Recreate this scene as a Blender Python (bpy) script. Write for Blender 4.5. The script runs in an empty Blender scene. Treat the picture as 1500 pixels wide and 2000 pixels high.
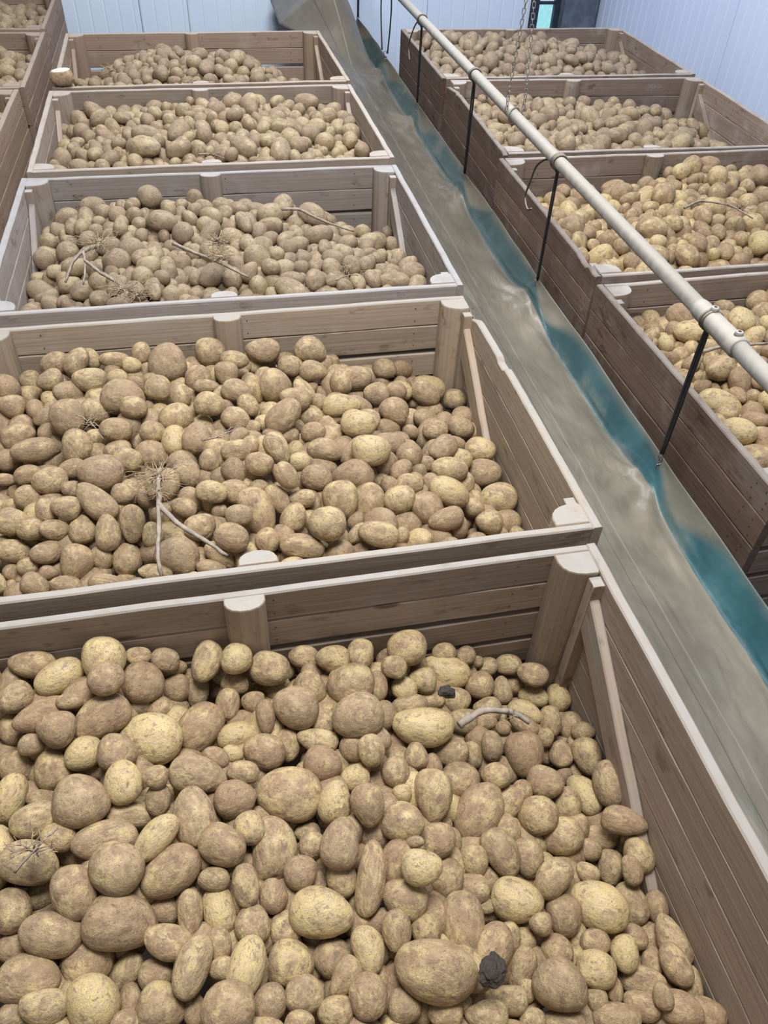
import bpy, math, random
import numpy as np
from mathutils import Vector, Matrix

random.seed(5)
S = bpy.context.scene
COL = S.collection

# ------------------------------------------------------------------ camera, world, lights, exposure
cam_d = bpy.data.cameras.new('camera')
cam = bpy.data.objects.new('camera', cam_d)
COL.objects.link(cam)
CR = ((0.98078, -0.19129, 0.03856), (0.10542, 0.68567, 0.72024), (0.16421, 0.70233, -0.69265))
r_, u_, f_ = (Vector(v) for v in CR)
cam.matrix_world = Matrix(((r_.x, u_.x, -f_.x, 0.8987), (r_.y, u_.y, -f_.y, -0.0083), (r_.z, u_.z, -f_.z, 1.4862), (0, 0, 0, 1)))
cam_d.sensor_fit = 'VERTICAL'
cam_d.sensor_height = 32.0
cam_d.lens = 1534.04 / 2000.0 * 32.0
cam_d.clip_start = 0.05
S.camera = cam

S.view_settings.view_transform = 'Standard'
S.view_settings.look = 'None'
S.view_settings.gamma = 1.0
S.view_settings.use_curve_mapping = False
S.view_settings.exposure = 0.0

w = bpy.data.worlds.new('world')
S.world = w
w.use_nodes = True
w.node_tree.nodes['Background'].inputs[0].default_value = (0.90, 0.95, 1.0, 1)
w.node_tree.nodes['Background'].inputs[1].default_value = 0.21

def area(name, loc, target, sx, sy, power, colr):
    d = bpy.data.lights.new(name, 'AREA')
    d.shape = 'RECTANGLE'; d.size = sx; d.size_y = sy; d.energy = power; d.color = colr
    o = bpy.data.objects.new(name, d); COL.objects.link(o)
    o.location = loc
    o.rotation_euler = (Vector(target) - Vector(loc)).to_track_quat('-Z', 'Y').to_euler()
    return o
area('hall_lamp', (1.2, 1.2, 3.4), (1.2, 2.0, 0), 1.6, 1.1, 200, (1.0, 0.985, 0.96))
area('hall_lamp', (1.6, 5.2, 3.6), (1.6, 5.2, 0), 1.9, 1.5, 208, (0.97, 0.98, 1.0))

# ------------------------------------------------------------------ helpers
def lin(*c):
    return tuple(((x / 255) / 12.92 if x / 255 <= .04045 else ((x / 255 + .055) / 1.055) ** 2.4) for x in c) + (1,)

def link(name, mesh, mat=None, parent=None, kind=None):
    if mat is not None and len(mesh.materials) == 0:
        mesh.materials.append(mat)
    o = bpy.data.objects.new(name, mesh)
    COL.objects.link(o)
    if parent: o.parent = parent
    if kind: o['kind'] = kind
    return o

def empty(name, loc=(0, 0, 0), rz=0, label=None, cat=None, group=None, kind=None):
    o = bpy.data.objects.new(name, None); COL.objects.link(o)
    o.empty_display_size = .05
    o.location = loc; o.rotation_euler = (0, 0, rz)
    tag(o, label, cat, group, kind)
    return o

def tag(o, label=None, cat=None, group=None, kind=None):
    if label: o['label'] = label
    if cat: o['category'] = cat
    if group: o['group'] = group
    if kind: o['kind'] = kind
    return o

def mesh(name, verts, faces, smooth=False):
    m = bpy.data.meshes.new(name)
    m.from_pydata([tuple(v) for v in verts], [], faces)
    if smooth: m.polygons.foreach_set('use_smooth', [True] * len(m.polygons))
    m.update()
    return m

class MB:
    def __init__(s): s.v = []; s.f = []
    def add(s, vs, fs):
        n = len(s.v); s.v += [tuple(v) for v in vs]; s.f += [tuple(i + n for i in f) for f in fs]
    def box(s, x0, x1, y0, y1, z0, z1):
        s.add([(x, y, z) for x in (x0, x1) for y in (y0, y1) for z in (z0, z1)],
              [(0, 1, 3, 2), (4, 6, 7, 5), (0, 4, 5, 1), (2, 3, 7, 6), (0, 2, 6, 4), (1, 5, 7, 3)])
    def tube(s, pts, rad, seg=8, caps=True):
        pts = [Vector(p) for p in pts]
        n = len(pts); rads = rad if hasattr(rad, '__len__') else [rad] * n
        prev = None; vs = []; fs = []
        for i, p in enumerate(pts):
            t = (pts[min(i + 1, n - 1)] - pts[max(i - 1, 0)])
            t = t.normalized() if t.length > 1e-9 else Vector((0, 0, 1))
            if prev is None:
                a = Vector((0, 0, 1)) if abs(t.z) < .9 else Vector((1, 0, 0))
                e = t.cross(a).normalized()
            else:
                e = (prev - t * prev.dot(t)).normalized()
            prev = e; g = t.cross(e)
            for k in range(seg):
                an = 2 * math.pi * k / seg
                vs.append(p + (e * math.cos(an) + g * math.sin(an)) * rads[i])
        for i in range(n - 1):
            for k in range(seg):
                fs.append((i * seg + k, i * seg + (k + 1) % seg, (i + 1) * seg + (k + 1) % seg, (i + 1) * seg + k))
        if caps:
            fs.append(tuple(range(seg))[::-1]); fs.append(tuple((n - 1) * seg + k for k in range(seg)))
        s.add(vs, fs)
    def mesh(s, name, smooth=False): return mesh(name, s.v, s.f, smooth)

def spline(P, n):
    P = [Vector(p) for p in P]
    Q = [P[0] * 2 - P[1]] + P + [P[-1] * 2 - P[-2]]
    out = []
    for i in range(1, len(Q) - 2):
        for k in range(n):
            t = k / n; a, b, c, d = Q[i - 1], Q[i], Q[i + 1], Q[i + 2]
            out.append(.5 * ((2 * b) + (c - a) * t + (2 * a - 5 * b + 4 * c - d) * t * t + (3 * b - a - 3 * c + d) * t ** 3))
    out.append(P[-1])
    return out

# ------------------------------------------------------------------ materials
class N:
    def __init__(s, name):
        s.m = bpy.data.materials.new(name); s.m.use_nodes = True
        s.t = s.m.node_tree; s.b = s.t.nodes['Principled BSDF']
    def n(s, kind, **kw):
        o = s.t.nodes.new(kind)
        for k, v in kw.items(): setattr(o, k, v)
        return o
    def l(s, a, b): s.t.links.new(a, b)
    def val(s, x, sock):
        if isinstance(x, (int, float)): sock.default_value = x
        elif isinstance(x, tuple): sock.default_value = x
        else: s.l(x, sock)
    def math(s, op, a, b=0.0, clamp=False):
        o = s.n('ShaderNodeMath', operation=op, use_clamp=clamp); s.val(a, o.inputs[0]); s.val(b, o.inputs[1]); return o.outputs[0]
    def vmath(s, op, a, b=(0, 0, 0)):
        o = s.n('ShaderNodeVectorMath', operation=op); s.val(a, o.inputs[0]); s.val(b, o.inputs[1]); return o.outputs[0]
    def noise(s, vec, scale, detail=3.0, rough=.55, dist=0.0):
        o = s.n('ShaderNodeTexNoise'); s.l(vec, o.inputs['Vector']); o.inputs['Scale'].default_value = scale
        o.inputs['Detail'].default_value = detail; o.inputs['Roughness'].default_value = rough; o.inputs['Distortion'].default_value = dist
        return o.outputs['Fac']
    def ramp(s, fac, *stops):
        o = s.n('ShaderNodeMapRange', interpolation_type='SMOOTHSTEP'); s.l(fac, o.inputs[0])
        o.inputs[1].default_value = stops[0]; o.inputs[2].default_value = stops[1]
        o.inputs[3].default_value = stops[2] if len(stops) > 2 else 0; o.inputs[4].default_value = stops[3] if len(stops) > 3 else 1
        return o.outputs[0]
    def mix(s, fac, a, b, mode='MIX'):
        o = s.n('ShaderNodeMix', data_type='RGBA', blend_type=mode); s.val(fac, o.inputs[0]); s.val(a, o.inputs[6]); s.val(b, o.inputs[7]); return o.outputs[2]
    def bump(s, h, strength, dist, normal=None):
        o = s.n('ShaderNodeBump'); o.inputs['Strength'].default_value = strength; o.inputs['Distance'].default_value = dist
        s.l(h, o.inputs['Height'])
        if normal is not None: s.l(normal, o.inputs['Normal'])
        return o.outputs[0]
    def done(s, col, rough=.8, nrm=None, spec=.3, metal=0):
        s.val(col, s.b.inputs['Base Color']); s.val(rough, s.b.inputs['Roughness'])
        s.b.inputs['Specular IOR Level'].default_value = spec; s.b.inputs['Metallic'].default_value = metal
        if nrm is not None: s.l(nrm, s.b.inputs['Normal'])
        return s.m

def potato_material(name, single):
    g = N(name)
    att = g.n('ShaderNodeAttribute', attribute_name='pco')
    if single:
        oi = g.n('ShaderNodeObjectInfo')
        sep = g.n('ShaderNodeSeparateColor'); g.l(oi.outputs['Color'], sep.inputs[0])
        tone = sep.outputs[0]
        rnd = oi.outputs['Random']
    else:
        a2 = g.n('ShaderNodeAttribute', attribute_name='ptone'); sp = g.n('ShaderNodeSeparateXYZ'); g.l(a2.outputs['Vector'], sp.inputs[0])
        tone = sp.outputs[0]; rnd = sp.outputs[1]
    comb = g.n('ShaderNodeCombineXYZ')
    g.l(g.math('MULTIPLY', rnd, 61.0), comb.inputs[0]); g.l(g.math('MULTIPLY', rnd, -37.0), comb.inputs[1]); g.l(g.math('MULTIPLY', rnd, 83.0), comb.inputs[2])
    co = g.vmath('ADD', att.outputs['Vector'], comb.outputs[0])
    n1 = g.noise(co, 1.5, 4.5, .62, .35)
    # skin shows yellow through the dried soil where the soil has rubbed off; tone shifts how much
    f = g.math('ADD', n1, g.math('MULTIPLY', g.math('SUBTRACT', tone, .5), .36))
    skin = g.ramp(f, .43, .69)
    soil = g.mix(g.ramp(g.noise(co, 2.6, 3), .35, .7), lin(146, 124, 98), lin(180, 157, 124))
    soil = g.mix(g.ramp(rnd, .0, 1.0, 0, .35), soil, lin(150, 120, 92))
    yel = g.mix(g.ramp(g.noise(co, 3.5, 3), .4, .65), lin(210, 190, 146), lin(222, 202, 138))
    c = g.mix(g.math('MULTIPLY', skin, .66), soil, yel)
    c = g.mix(sep.outputs[1] if single else sp.outputs[2], c, g.mix(g.ramp(n1, .35, .7), lin(136, 122, 108), lin(162, 146, 126)))
    # dried mud patches
    mud = g.ramp(g.noise(co, 3.2, 5, .6, .5), .57, .64)
    c = g.mix(g.math('MULTIPLY', mud, .58), c, lin(112, 92, 78))
    # little dark lenticels and scurf specks
    vo = g.n('ShaderNodeTexVoronoi'); vo.inputs['Scale'].default_value = 9.0; g.l(co, vo.inputs['Vector'])
    sp1 = g.math('MULTIPLY', g.ramp(vo.outputs['Distance'], .10, .22, 1, 0), g.ramp(g.noise(co, 4, 1), .48, .58))
    c = g.mix(g.math('MULTIPLY', sp1, .75), c, lin(84, 62, 48))
    fine = g.noise(co, 26, 2, .6)
    c = g.mix(g.ramp(fine, .42, .7, 0, .42), c, lin(108, 88, 70))
    # hairline cracks in the skin
    vc = g.n('ShaderNodeTexVoronoi', feature='DISTANCE_TO_EDGE'); vc.inputs['Scale'].default_value = 3.4
    wob = g.n('ShaderNodeTexNoise'); wob.inputs['Scale'].default_value = 5.0; g.l(co, wob.inputs['Vector'])
    g.l(g.vmath('ADD', co, g.vmath('SCALE', wob.outputs['Color'], (0, 0, 0))), vc.inputs['Vector'])
    crk = g.math('MULTIPLY', g.ramp(vc.outputs['Distance'], .004, .028, 1, 0), g.ramp(g.noise(co, 1.3, 2), .52, .60))
    c = g.mix(g.math('MULTIPLY', crk, .5), c, lin(98, 78, 62))
    h = g.math('ADD', g.math('MULTIPLY', fine, .25), g.math('ADD', g.noise(co, 6, 3), g.math('ADD', g.math('MULTIPLY', sp1, -.5), g.math('MULTIPLY', crk, -.5))))
    nb = g.bump(h, .6, .0045)
    return g.done(c, g.math('ADD', .74, g.math('MULTIPLY', skin, -.22)), nb, .42)

def wood_material(name, c1, c2, c3, axis='X', dust=.8, dustc=(196, 190, 182), blot=.6):
    g = N(name)
    tc = g.n('ShaderNodeTexCoord'); oi = g.n('ShaderNodeObjectInfo')
    comb = g.n('ShaderNodeCombineXYZ')
    g.l(g.math('MULTIPLY', oi.outputs['Random'], 31.0), comb.inputs[0]); g.l(g.math('MULTIPLY', oi.outputs['Random'], -17.0), comb.inputs[1]); g.l(g.math('MULTIPLY', oi.outputs['Random'], 23.0), comb.inputs[2])
    co = g.vmath('ADD', tc.outputs['Object'], comb.outputs[0])
    st = g.vmath('MULTIPLY', co, (1.3, 34, 34) if axis == 'X' else (30, 30, 1.3))
    gr = g.noise(st, 1.6, 5, .65, .6)
    wv = g.vmath('MULTIPLY', co, (.55, 7, 7) if axis == 'X' else (7, 7, .55))
    rings = g.n('ShaderNodeTexWave', wave_type='RINGS'); g.l(wv, rings.inputs['Vector'])
    rings.inputs['Scale'].default_value = 3.2; rings.inputs['Distortion'].default_value = 5.0; rings.inputs['Detail'].default_value = 3.0
    base = g.mix(g.ramp(gr, .25, .8), lin(*c1), lin(*c2))
    base = g.mix(g.ramp(rings.outputs['Fac'], .6, 1.0, 0, .16), base, lin(*c3))
    bl = g.noise(co, 5.5, 5, .6)
    base = g.mix(g.ramp(bl, .50, .72, 0, blot), base, lin(*dustc))
    # mud splashes and small stains
    sc = g.vmath('MULTIPLY', co, (.45, 1, 1) if axis == 'X' else (1, 1, .6))
    st2 = g.ramp(g.noise(sc, 24, 4, .6), .57, .68)
    base = g.mix(g.math('MULTIPLY', st2, g.ramp(g.noise(co, 4, 2), .42, .6, 0, .62)), base, lin(*c3))
    # knots
    vo = g.n('ShaderNodeTexVoronoi'); vo.inputs['Scale'].default_value = 2.1
    g.l(g.vmath('MULTIPLY', co, (1, 3.2, 3.2) if axis == 'X' else (3.2, 3.2, 1)), vo.inputs['Vector'])
    base = g.mix(g.ramp(vo.outputs['Distance'], .05, .10, .75, 0), base, lin(82, 64, 52))
    rv = g.math('ADD', g.math('MULTIPLY', oi.outputs['Random'], .26), .87)
    hsv = g.n('ShaderNodeHueSaturation'); g.l(base, hsv.inputs['Color']); g.l(rv, hsv.inputs['Value'])
    base = hsv.outputs[0]
    # soil dust lies on every upward face
    ge = g.n('ShaderNodeNewGeometry'); sx = g.n('ShaderNodeSeparateXYZ'); g.l(ge.outputs['Normal'], sx.inputs[0])
    up = g.ramp(sx.outputs[2], .45, .9)
    dn = g.ramp(g.noise(co, 14, 4), .25, .6, .55, 1)
    so = g.n('ShaderNodeSeparateColor'); g.l(oi.outputs['Color'], so.inputs[0])
    base = g.mix(g.math('MULTIPLY', g.math('MULTIPLY', g.math('MULTIPLY', up, dn), dust), so.outputs[0]), base, lin(*dustc))
    h = g.math('ADD', gr, g.math('MULTIPLY', g.noise(co, 60, 2), .35))
    return g.done(base, .85, g.bump(h, .5, .0025), .2)

def plain(name, c, rough=.6, metal=0, var=.15, scale=20, spec=.4, dustc=None, dust=.7):
    g = N(name)
    tc = g.n('ShaderNodeTexCoord')
    c2 = tuple(x * (1 - var) for x in c)
    col = g.mix(g.ramp(g.noise(tc.outputs['Object'], scale, 4), .35, .7), lin(*c2), lin(*c))
    if dustc:
        ge = g.n('ShaderNodeNewGeometry'); sx = g.n('ShaderNodeSeparateXYZ'); g.l(ge.outputs['Normal'], sx.inputs[0])
        col = g.mix(g.math('MULTIPLY', g.ramp(sx.outputs[2], .1, .8), dust), col, lin(*dustc))
    return g.done(col, rough, g.bump(g.noise(tc.outputs['Object'], scale * 4, 3), .15, .002), spec, metal)

MP1 = potato_material('potato_skin', True)
MP2 = potato_material('potato_skin_heap', False)
WOOD = {
 'A1': wood_material('wood_front', (150, 133, 119), (168, 151, 137), (104, 88, 76), dustc=(160, 159, 156), blot=.35),
 'A2': wood_material('wood_second', (154, 138, 121), (172, 156, 139), (102, 86, 74), dustc=(160, 159, 156), blot=.35),
 'A3': wood_material('wood_third', (140, 131, 126), (158, 148, 142), (104, 92, 86), dustc=(166, 166, 170), blot=.35),
 'A4': wood_material('wood_fourth', (146, 132, 120), (160, 146, 134), (112, 96, 86), dustc=(176, 170, 166), blot=.35),
 'A5': wood_material('wood_fifth', (142, 123, 107), (158, 139, 122), (108, 88, 74), dustc=(178, 168, 158), blot=.3),
 'B': wood_material('wood_right_row', (128, 112, 102), (146, 130, 118), (86, 66, 56), dustc=(180, 174, 170), blot=.40),
 'C': wood_material('wood_left_row', (142, 120, 104), (158, 138, 122), (112, 90, 76), dustc=(164, 152, 142), blot=.35),
 'BO': wood_material('wood_right_outer', (108, 88, 76), (128, 108, 96), (72, 52, 42), dustc=(164, 158, 152), blot=.30),
}
WOODZ = {
 'A1': wood_material('post_front', (152, 135, 118), (172, 154, 136), (108, 90, 76), 'Z', dustc=(160, 159, 156), blot=.3),
 'A2': wood_material('post_second', (156, 139, 122), (174, 157, 138), (108, 92, 78), 'Z', dustc=(160, 159, 156), blot=.3),
 'A3': wood_material('post_third', (140, 128, 118), (160, 148, 138), (104, 90, 82), 'Z', dustc=(168, 168, 170), blot=.3),
 'A4': wood_material('post_fourth', (146, 132, 120), (160, 146, 134), (112, 96, 86), 'Z', dustc=(176, 170, 166), blot=.35),
 'A5': wood_material('post_fifth', (144, 124, 106), (158, 139, 122), (108, 88, 74), 'Z', dustc=(178, 168, 158), blot=.3),
 'B': wood_material('post_right_row', (138, 122, 108), (152, 138, 124), (92, 74, 62), 'Z', dustc=(184, 180, 176), blot=.40),
 'C': wood_material('post_left_row', (142, 120, 104), (158, 138, 122), (112, 90, 76), 'Z', dustc=(164, 152, 142), blot=.35),
}
M_NAIL = plain('rusty_nail', (70, 56, 48), .7)
M_PIPE = plain('dusty_grey_pipe', (150, 148, 143), .6, 0, .14, 30, .35, (178, 173, 165), .75)
M_RUB = plain('black_rubber', (34, 34, 38), .45, 0, .3, 60, .5, (120, 114, 106), .55)
M_RUBD = plain('dusty_rubber', (84, 78, 72), .7, 0, .25, 60, .3, (158, 150, 138), .8)
M_GALV = plain('galvanised_steel', (150, 152, 152), .4, .8, .2, 60, .5, (170, 166, 158), .5)
M_CHAIN = plain('dusty_chain_steel', (140, 136, 130), .55, .3, .2, 60, .5, (176, 170, 160), .6)
M_FLOOR = plain('dusty_concrete', (86, 80, 74), .9, 0, .3, 3)
M_STEM = plain('dry_stalk', (150, 134, 118), .9, 0, .35, 45, .2, (186, 176, 166), .4)
M_ROOT = plain('dry_roots', (186, 164, 138), .9, 0, .3, 60, .2)
M_CUT = plain('cut_potato_flesh', (228, 222, 206), .7, 0, .1, 40)
M_ROT = plain('rotten_potato', (84, 74, 70), .8, 0, .6, 45)
M_COLUMN = plain('blue_grey_steel', (108, 120, 140), .55, 0, .22, 9)
M_FRAME = plain('dark_window_frame', (52, 62, 82), .5, 0, .2, 20)

def wall_material(name, c):
    g = N(name); tc = g.n('ShaderNodeTexCoord')
    n = g.noise(tc.outputs['Object'], 1.2, 4)
    col = g.mix(g.ramp(n, .3, .7), lin(*c), lin(*(min(255, x + 5) for x in c)))
    col = g.mix(g.ramp(g.noise(tc.outputs['Object'], 40, 3), .66, .74, 0, .12), col, lin(150, 158, 172))
    return g.done(col, .45, None, .4)
M_WALL = wall_material('white_panel', (212, 229, 254))  # white panels with the bluish daylight put into their base colour
M_WALLR = wall_material('white_panel_side', (200, 214, 242))  # side panels carry the same bluish daylight in their colour

def glow(name, c, s):
    m = bpy.data.materials.new(name); m.use_nodes = True
    t = m.node_tree; t.nodes.clear()
    e = t.nodes.new('ShaderNodeEmission'); o = t.nodes.new('ShaderNodeOutputMaterial')
    tc = t.nodes.new('ShaderNodeTexCoord'); n = t.nodes.new('ShaderNodeTexNoise'); n.inputs['Scale'].default_value = 30
    t.links.new(tc.outputs['Object'], n.inputs['Vector'])
    mx = t.nodes.new('ShaderNodeMix'); mx.data_type = 'RGBA'
    t.links.new(n.outputs['Fac'], mx.inputs[0]); mx.inputs[6].default_value = lin(*c); mx.inputs[7].default_value = lin(*(min(255, x + 40) for x in c))
    t.links.new(mx.outputs[2], e.inputs[0]); e.inputs[1].default_value = s
    t.links.new(e.outputs[0], o.inputs[0])
    return m
M_SKY = glow('daylight_through_pane', (140, 205, 215), 1.0)
M_SKY2 = glow('daylight_through_upper_pane', (190, 215, 245), 1.0)

FLOOR_Z = -1.25
# ------------------------------------------------------------------ structure: floor, back wall, right wall, window, column
b = MB(); b.box(-3.2, 5.0, -1.5, 8.6, FLOOR_Z - .1, FLOOR_Z)
tag(link('floor', b.mesh('floor'), M_FLOOR), 'dusty dark concrete floor of the store', kind='structure')

def ribbed_panel(name, length, zlo, zhi, pitch, mat, parent, pos, rz):
    # sheet with shallow vertical micro ribs along local x, facing local -y
    vs = []; fs = []; xs = []; x = 0
    while x < length - 1e-6:
        xs += [(x + .004, 0), (x + .010, .004), (x + pitch - .010 - .0, .004) , (x + pitch - .004, 0)]
        x += pitch
    xs = [(0, 0)] + [(min(a, length), -d) for a, d in xs] + [(length, 0)]
    for a, d in xs: vs += [(a, d, zlo), (a, d, zhi)]
    for i in range(len(xs) - 1): fs.append((2 * i, 2 * i + 2, 2 * i + 3, 2 * i + 1))
    n = len(vs)
    vs += [(0, .08, zlo), (0, .08, zhi), (length, .08, zlo), (length, .08, zhi)]
    k = 2 * (len(xs) - 1)
    fs += [(n, 0, 1, n + 1), (k, n + 2, n + 3, k + 1), (n + 2, n, n + 1, n + 3), (1, k + 1, n + 3, n + 1), (0, n, n + 2, k)]
    o = link(name, mesh(name, vs, fs), mat, parent); o.location = pos; o.rotation_euler = (0, 0, rz)
    return o
YW = 8.22
wb = empty('wall_back', (0, YW, FLOOR_Z), label='back wall of pale white insulated panels, tinted for blue daylight', kind='structure')
x = -3.13
edges = [-3.1, -2.02, -.86, .40, .81 - .0, 1.985, 2.98, 3.985]
for x0, x1 in zip(edges[:-1], edges[1:]):
    ribbed_panel('wall_panel', x1 - x0 - .006, 0, 3.6, .12, M_WALL, wb, (x0, 0, 0), 0)
ribbed_panel('wall_panel', .62, 0, 3.6, .12, M_WALL, wb, (4.36, .05, 0), 0)
wr = empty('wall_right', (4.63, 0, FLOOR_Z), label='right wall of pale ribbed insulated panels', kind='structure')
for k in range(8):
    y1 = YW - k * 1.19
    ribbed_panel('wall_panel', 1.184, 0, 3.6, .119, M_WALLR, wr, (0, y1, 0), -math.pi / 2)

# window slit in the back wall with dark frame
wn = empty('window_1', (4.12, YW, -.9), label='narrow bright window slit in the back wall beside the steel column', kind='structure')
def boxobj(name, dims, mat, parent, kind=None):
    q = MB(); q.box(*dims); return link(name, q.mesh(name), mat, parent, kind)
boxobj('window_frame', (-.135, -.07, -.05, .03, -.35, 2.6), M_FRAME, wn)
boxobj('window_frame', (.085, .135, -.05, .03, -.35, 2.6), M_FRAME, wn)
boxobj('window_frame', (-.07, .085, -.03, .03, .76, .785), M_FRAME, wn)
boxobj('pane', (-.07, .085, .0, .01, -.35, .76), M_SKY, wn)
boxobj('pane', (-.07, .085, .0, .01, .785, 2.6), M_SKY2, wn)

sc = empty('steel_column', (4.44, YW - .10, FLOOR_Z), label='blue-grey steel column in the back right corner beside the window', cat='column')
q = MB(); q.box(-.175, .16, -.04, -.028, 0, 3.6); link('flange', q.mesh('flange'), M_COLUMN, sc)
q = MB(); q.box(-.175, .16, .07, .082, 0, 3.6); link('flange', q.mesh('flange'), M_COLUMN, sc)
q = MB(); q.box(-.006, .006, -.028, .07, 0, 3.6); link('web', q.mesh('web'), M_COLUMN, sc)

# ------------------------------------------------------------------ crates
def plank_mesh(L, Hh, T, seed=0, amp=.0015, top=None, n=14):
    """board with eased edges; local x along its length, y thickness, z height, centred; top(x) lowers the upper edge"""
    rn = random.Random(seed); c = .004
    prof = [(-T / 2, -Hh / 2 + c), (-T / 2 + c, -Hh / 2), (T / 2 - c, -Hh / 2), (T / 2, -Hh / 2 + c),
            (T / 2, Hh / 2 - c), (T / 2 - c, Hh / 2), (-T / 2 + c, Hh / 2), (-T / 2, Hh / 2 - c)]
    vs = []; fs = []
    if top: n = 60
    for i in range(n + 1):
        xx = -L / 2 + L * i / n
        dt = rn.uniform(-amp, amp); db = rn.uniform(-amp, amp) * .5; dy = rn.uniform(-amp, amp) * .6
        if top: dt -= top(i / n)
        for y, z in prof:
            vs.append((xx, y + dy, z + (dt if z > 0 else db)))
    for i in range(n):
        for k in range(8):
            fs.append((i * 8 + k, (i + 1) * 8 + k, (i + 1) * 8 + (k + 1) % 8, i * 8 + (k + 1) % 8))
    fs.append(tuple(range(8))); fs.append(tuple(n * 8 + k for k in range(8))[::-1])
    return mesh('board', vs, fs)

def post_mesh(foot, h, cap=True):
    """vertical post from a footprint polygon (ccw), slightly eased top"""
    n = len(foot); cx = sum(p[0] for p in foot) / n; cy = sum(p[1] for p in foot) / n
    vs = [(x, y, -h) for x, y in foot] + [(x, y, -.004) for x, y in foot] + [(cx + (x - cx) * .95, cy + (y - cy) * .95, 0) for x, y in foot]
    fs = [tuple(range(n))[::-1], tuple(range(2 * n, 3 * n))]
    for r in (0, 1):
        for k in range(n): fs.append((r * n + k, r * n + (k + 1) % n, (r + 1) * n + (k + 1) % n, (r + 1) * n + k))
    return mesh('post', vs, fs)

MIDPOST = post_mesh([(.05, 0), (-.05, 0), (-.05, -.018), (-.044, -.030), (-.032, -.040), (-.012, -.046), (.012, -.046), (.032, -.040), (.044, -.030), (.05, -.018)], 1.05)
CORNERPOST = post_mesh([(0, 0), (-.098, 0), (-.098, -.03), (-.092, -.048), (-.08, -.062), (-.062, -.072), (-.04, -.077), (-.005, -.078), (0, -.07)], 1.05)
STRIP = post_mesh([(0, 0), (-.032, 0), (-.032, -.034), (0, -.034)], 1.04)
TE = .024; TS = .028; HB = .1065
PITCH = (0, .108, .234, .360, .486); SP = .1085
def crate(name_key, cx, cy, rot, W, D, label, opt=None):
    opt = opt or {}
    fam = name_key if name_key in WOOD else name_key[0]
    wm, wz = WOOD[fam], WOODZ[fam]
    root = empty('potato_crate', (cx, cy, FLOOR_Z), rot, label, 'crate', 'wooden potato crates standing in three rows')
    Z = -FLOOR_Z
    meshes_end = [plank_mesh(W - 2 * TS - .002, HB, TE, s) for s in (1, 2, 3)]
    meshes_side = [plank_mesh(D, HB + .0005, TS, s) for s in (4, 5, 6)]
    for sy in (-1, 1):
        for k in range(5):
            m = meshes_end[(k + (sy > 0)) % 3]
            o = link('end_board', m, wm, root)
            o.location = (0, sy * (D / 2 - TE / 2), Z - PITCH[k] - HB / 2); o.color = (1 if k == 0 else .25, 1, 1, 1)
    so = WOOD['BO'] if name_key[0] == 'B' else wm
    for sx in (-1, 1):
        for k in range(5):
            m = meshes_side[(k + (sx > 0)) % 3]
            if opt.get('top') and k == 0 and sx == opt['top'][0]:
                m = plank_mesh(D, HB, TS, 9, .0006, opt['top'][1])
            elif name_key[0] == 'B' and sx < 0:
                m = m.copy(); m.materials.clear()
            o = link('side_board', m, so if (name_key[0] == 'B' and sx < 0) else wm, root)
            o.location = (sx * (W / 2 - TS / 2), 0, Z - k * SP - HB / 2 + (.001 if k else 0))
            o.rotation_euler = (0, 0, math.pi / 2); o.color = (1 if k == 0 else 0, 1, 1, 1)
    # lower courses, base boards and runners, joined
    q = MB()
    for k in range(5, 10):
        z1 = Z - .01 - k * .112; z0 = z1 - HB
        q.box(-W / 2, -W / 2 + TS, -D / 2, D / 2, z0, z1); q.box(W / 2 - TS, W / 2, -D / 2, D / 2, z0, z1)
        q.box(-W / 2 + TS, W / 2 - TS, -D / 2, -D / 2 + TE, z0, z1); q.box(-W / 2 + TS, W / 2 - TS, D / 2 - TE, D / 2, z0, z1)
    for k in range(8):
        y0 = -D / 2 + .03 + k * (D - .06) / 8
        q.box(-W / 2 + TS, W / 2 - TS, y0, y0 + (D - .06) / 8 - .01, .10, .125)
    for x0 in (-W / 2, -.05, W / 2 - .1): q.box(x0, x0 + .1, -D / 2, D / 2, 0, .10)
    link('lower_boards_and_base', q.mesh('lower'), wm, root, 'stuff')
    # posts: two per corner, one in the middle of each end
    for sy in (-1, 1):
        o = link('middle_post', MIDPOST if len(MIDPOST.materials) == 0 else MIDPOST.copy(), None, root)
        o.data.materials.clear(); o.data.materials.append(wz)
        o.location = (-.03, sy * (D / 2 - TE), Z + .001); o.rotation_euler = (0, 0, 0 if sy > 0 else math.pi)
        for sx in (-1, 1):
            mm = CORNERPOST.copy(); mm.materials.clear()
            if sx * sy < 0: mm.transform(Matrix.Scale(-1, 4, Vector((1, 0, 0)))); mm.flip_normals()
            o = link('corner_post', mm, wz, root)
            o.location = (sx * (W / 2 - TS), sy * (D / 2 - TE), Z + .001); o.rotation_euler = (0, 0, 0 if sy > 0 else math.pi)
            mm = STRIP.copy(); mm.materials.clear()
            if sx * sy < 0: mm.transform(Matrix.Scale(-1, 4, Vector((1, 0, 0)))); mm.flip_normals()
            o = link('corner_strip', mm, wz, root)
            o.location = (sx * (W / 2 - TS), sy * (D / 2 - TE - .080), Z - .012); o.rotation_euler = (0, 0, 0 if sy > 0 else math.pi)
    # diagonal braces on the long sides' inner faces
    br = plank_mesh(.95, .10, .028, 12)
    for sx in (-1, 1):
        for sy in (1,):
            o = link('brace', br, wm, root); o.color = (.2, 1, 1, 1)
            o.location = (sx * (W / 2 - TS - .0155), sy * (D / 2 - .50), Z - .37)
            o.rotation_euler = (0, sy * math.radians(50) * 1, math.pi / 2)
            o.rotation_mode = 'XYZ'
            o.rotation_euler = (Matrix.Rotation(math.pi / 2, 3, 'Z') @ Matrix.Rotation(-sy * math.radians(34), 3, 'Y')).to_euler()
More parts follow.
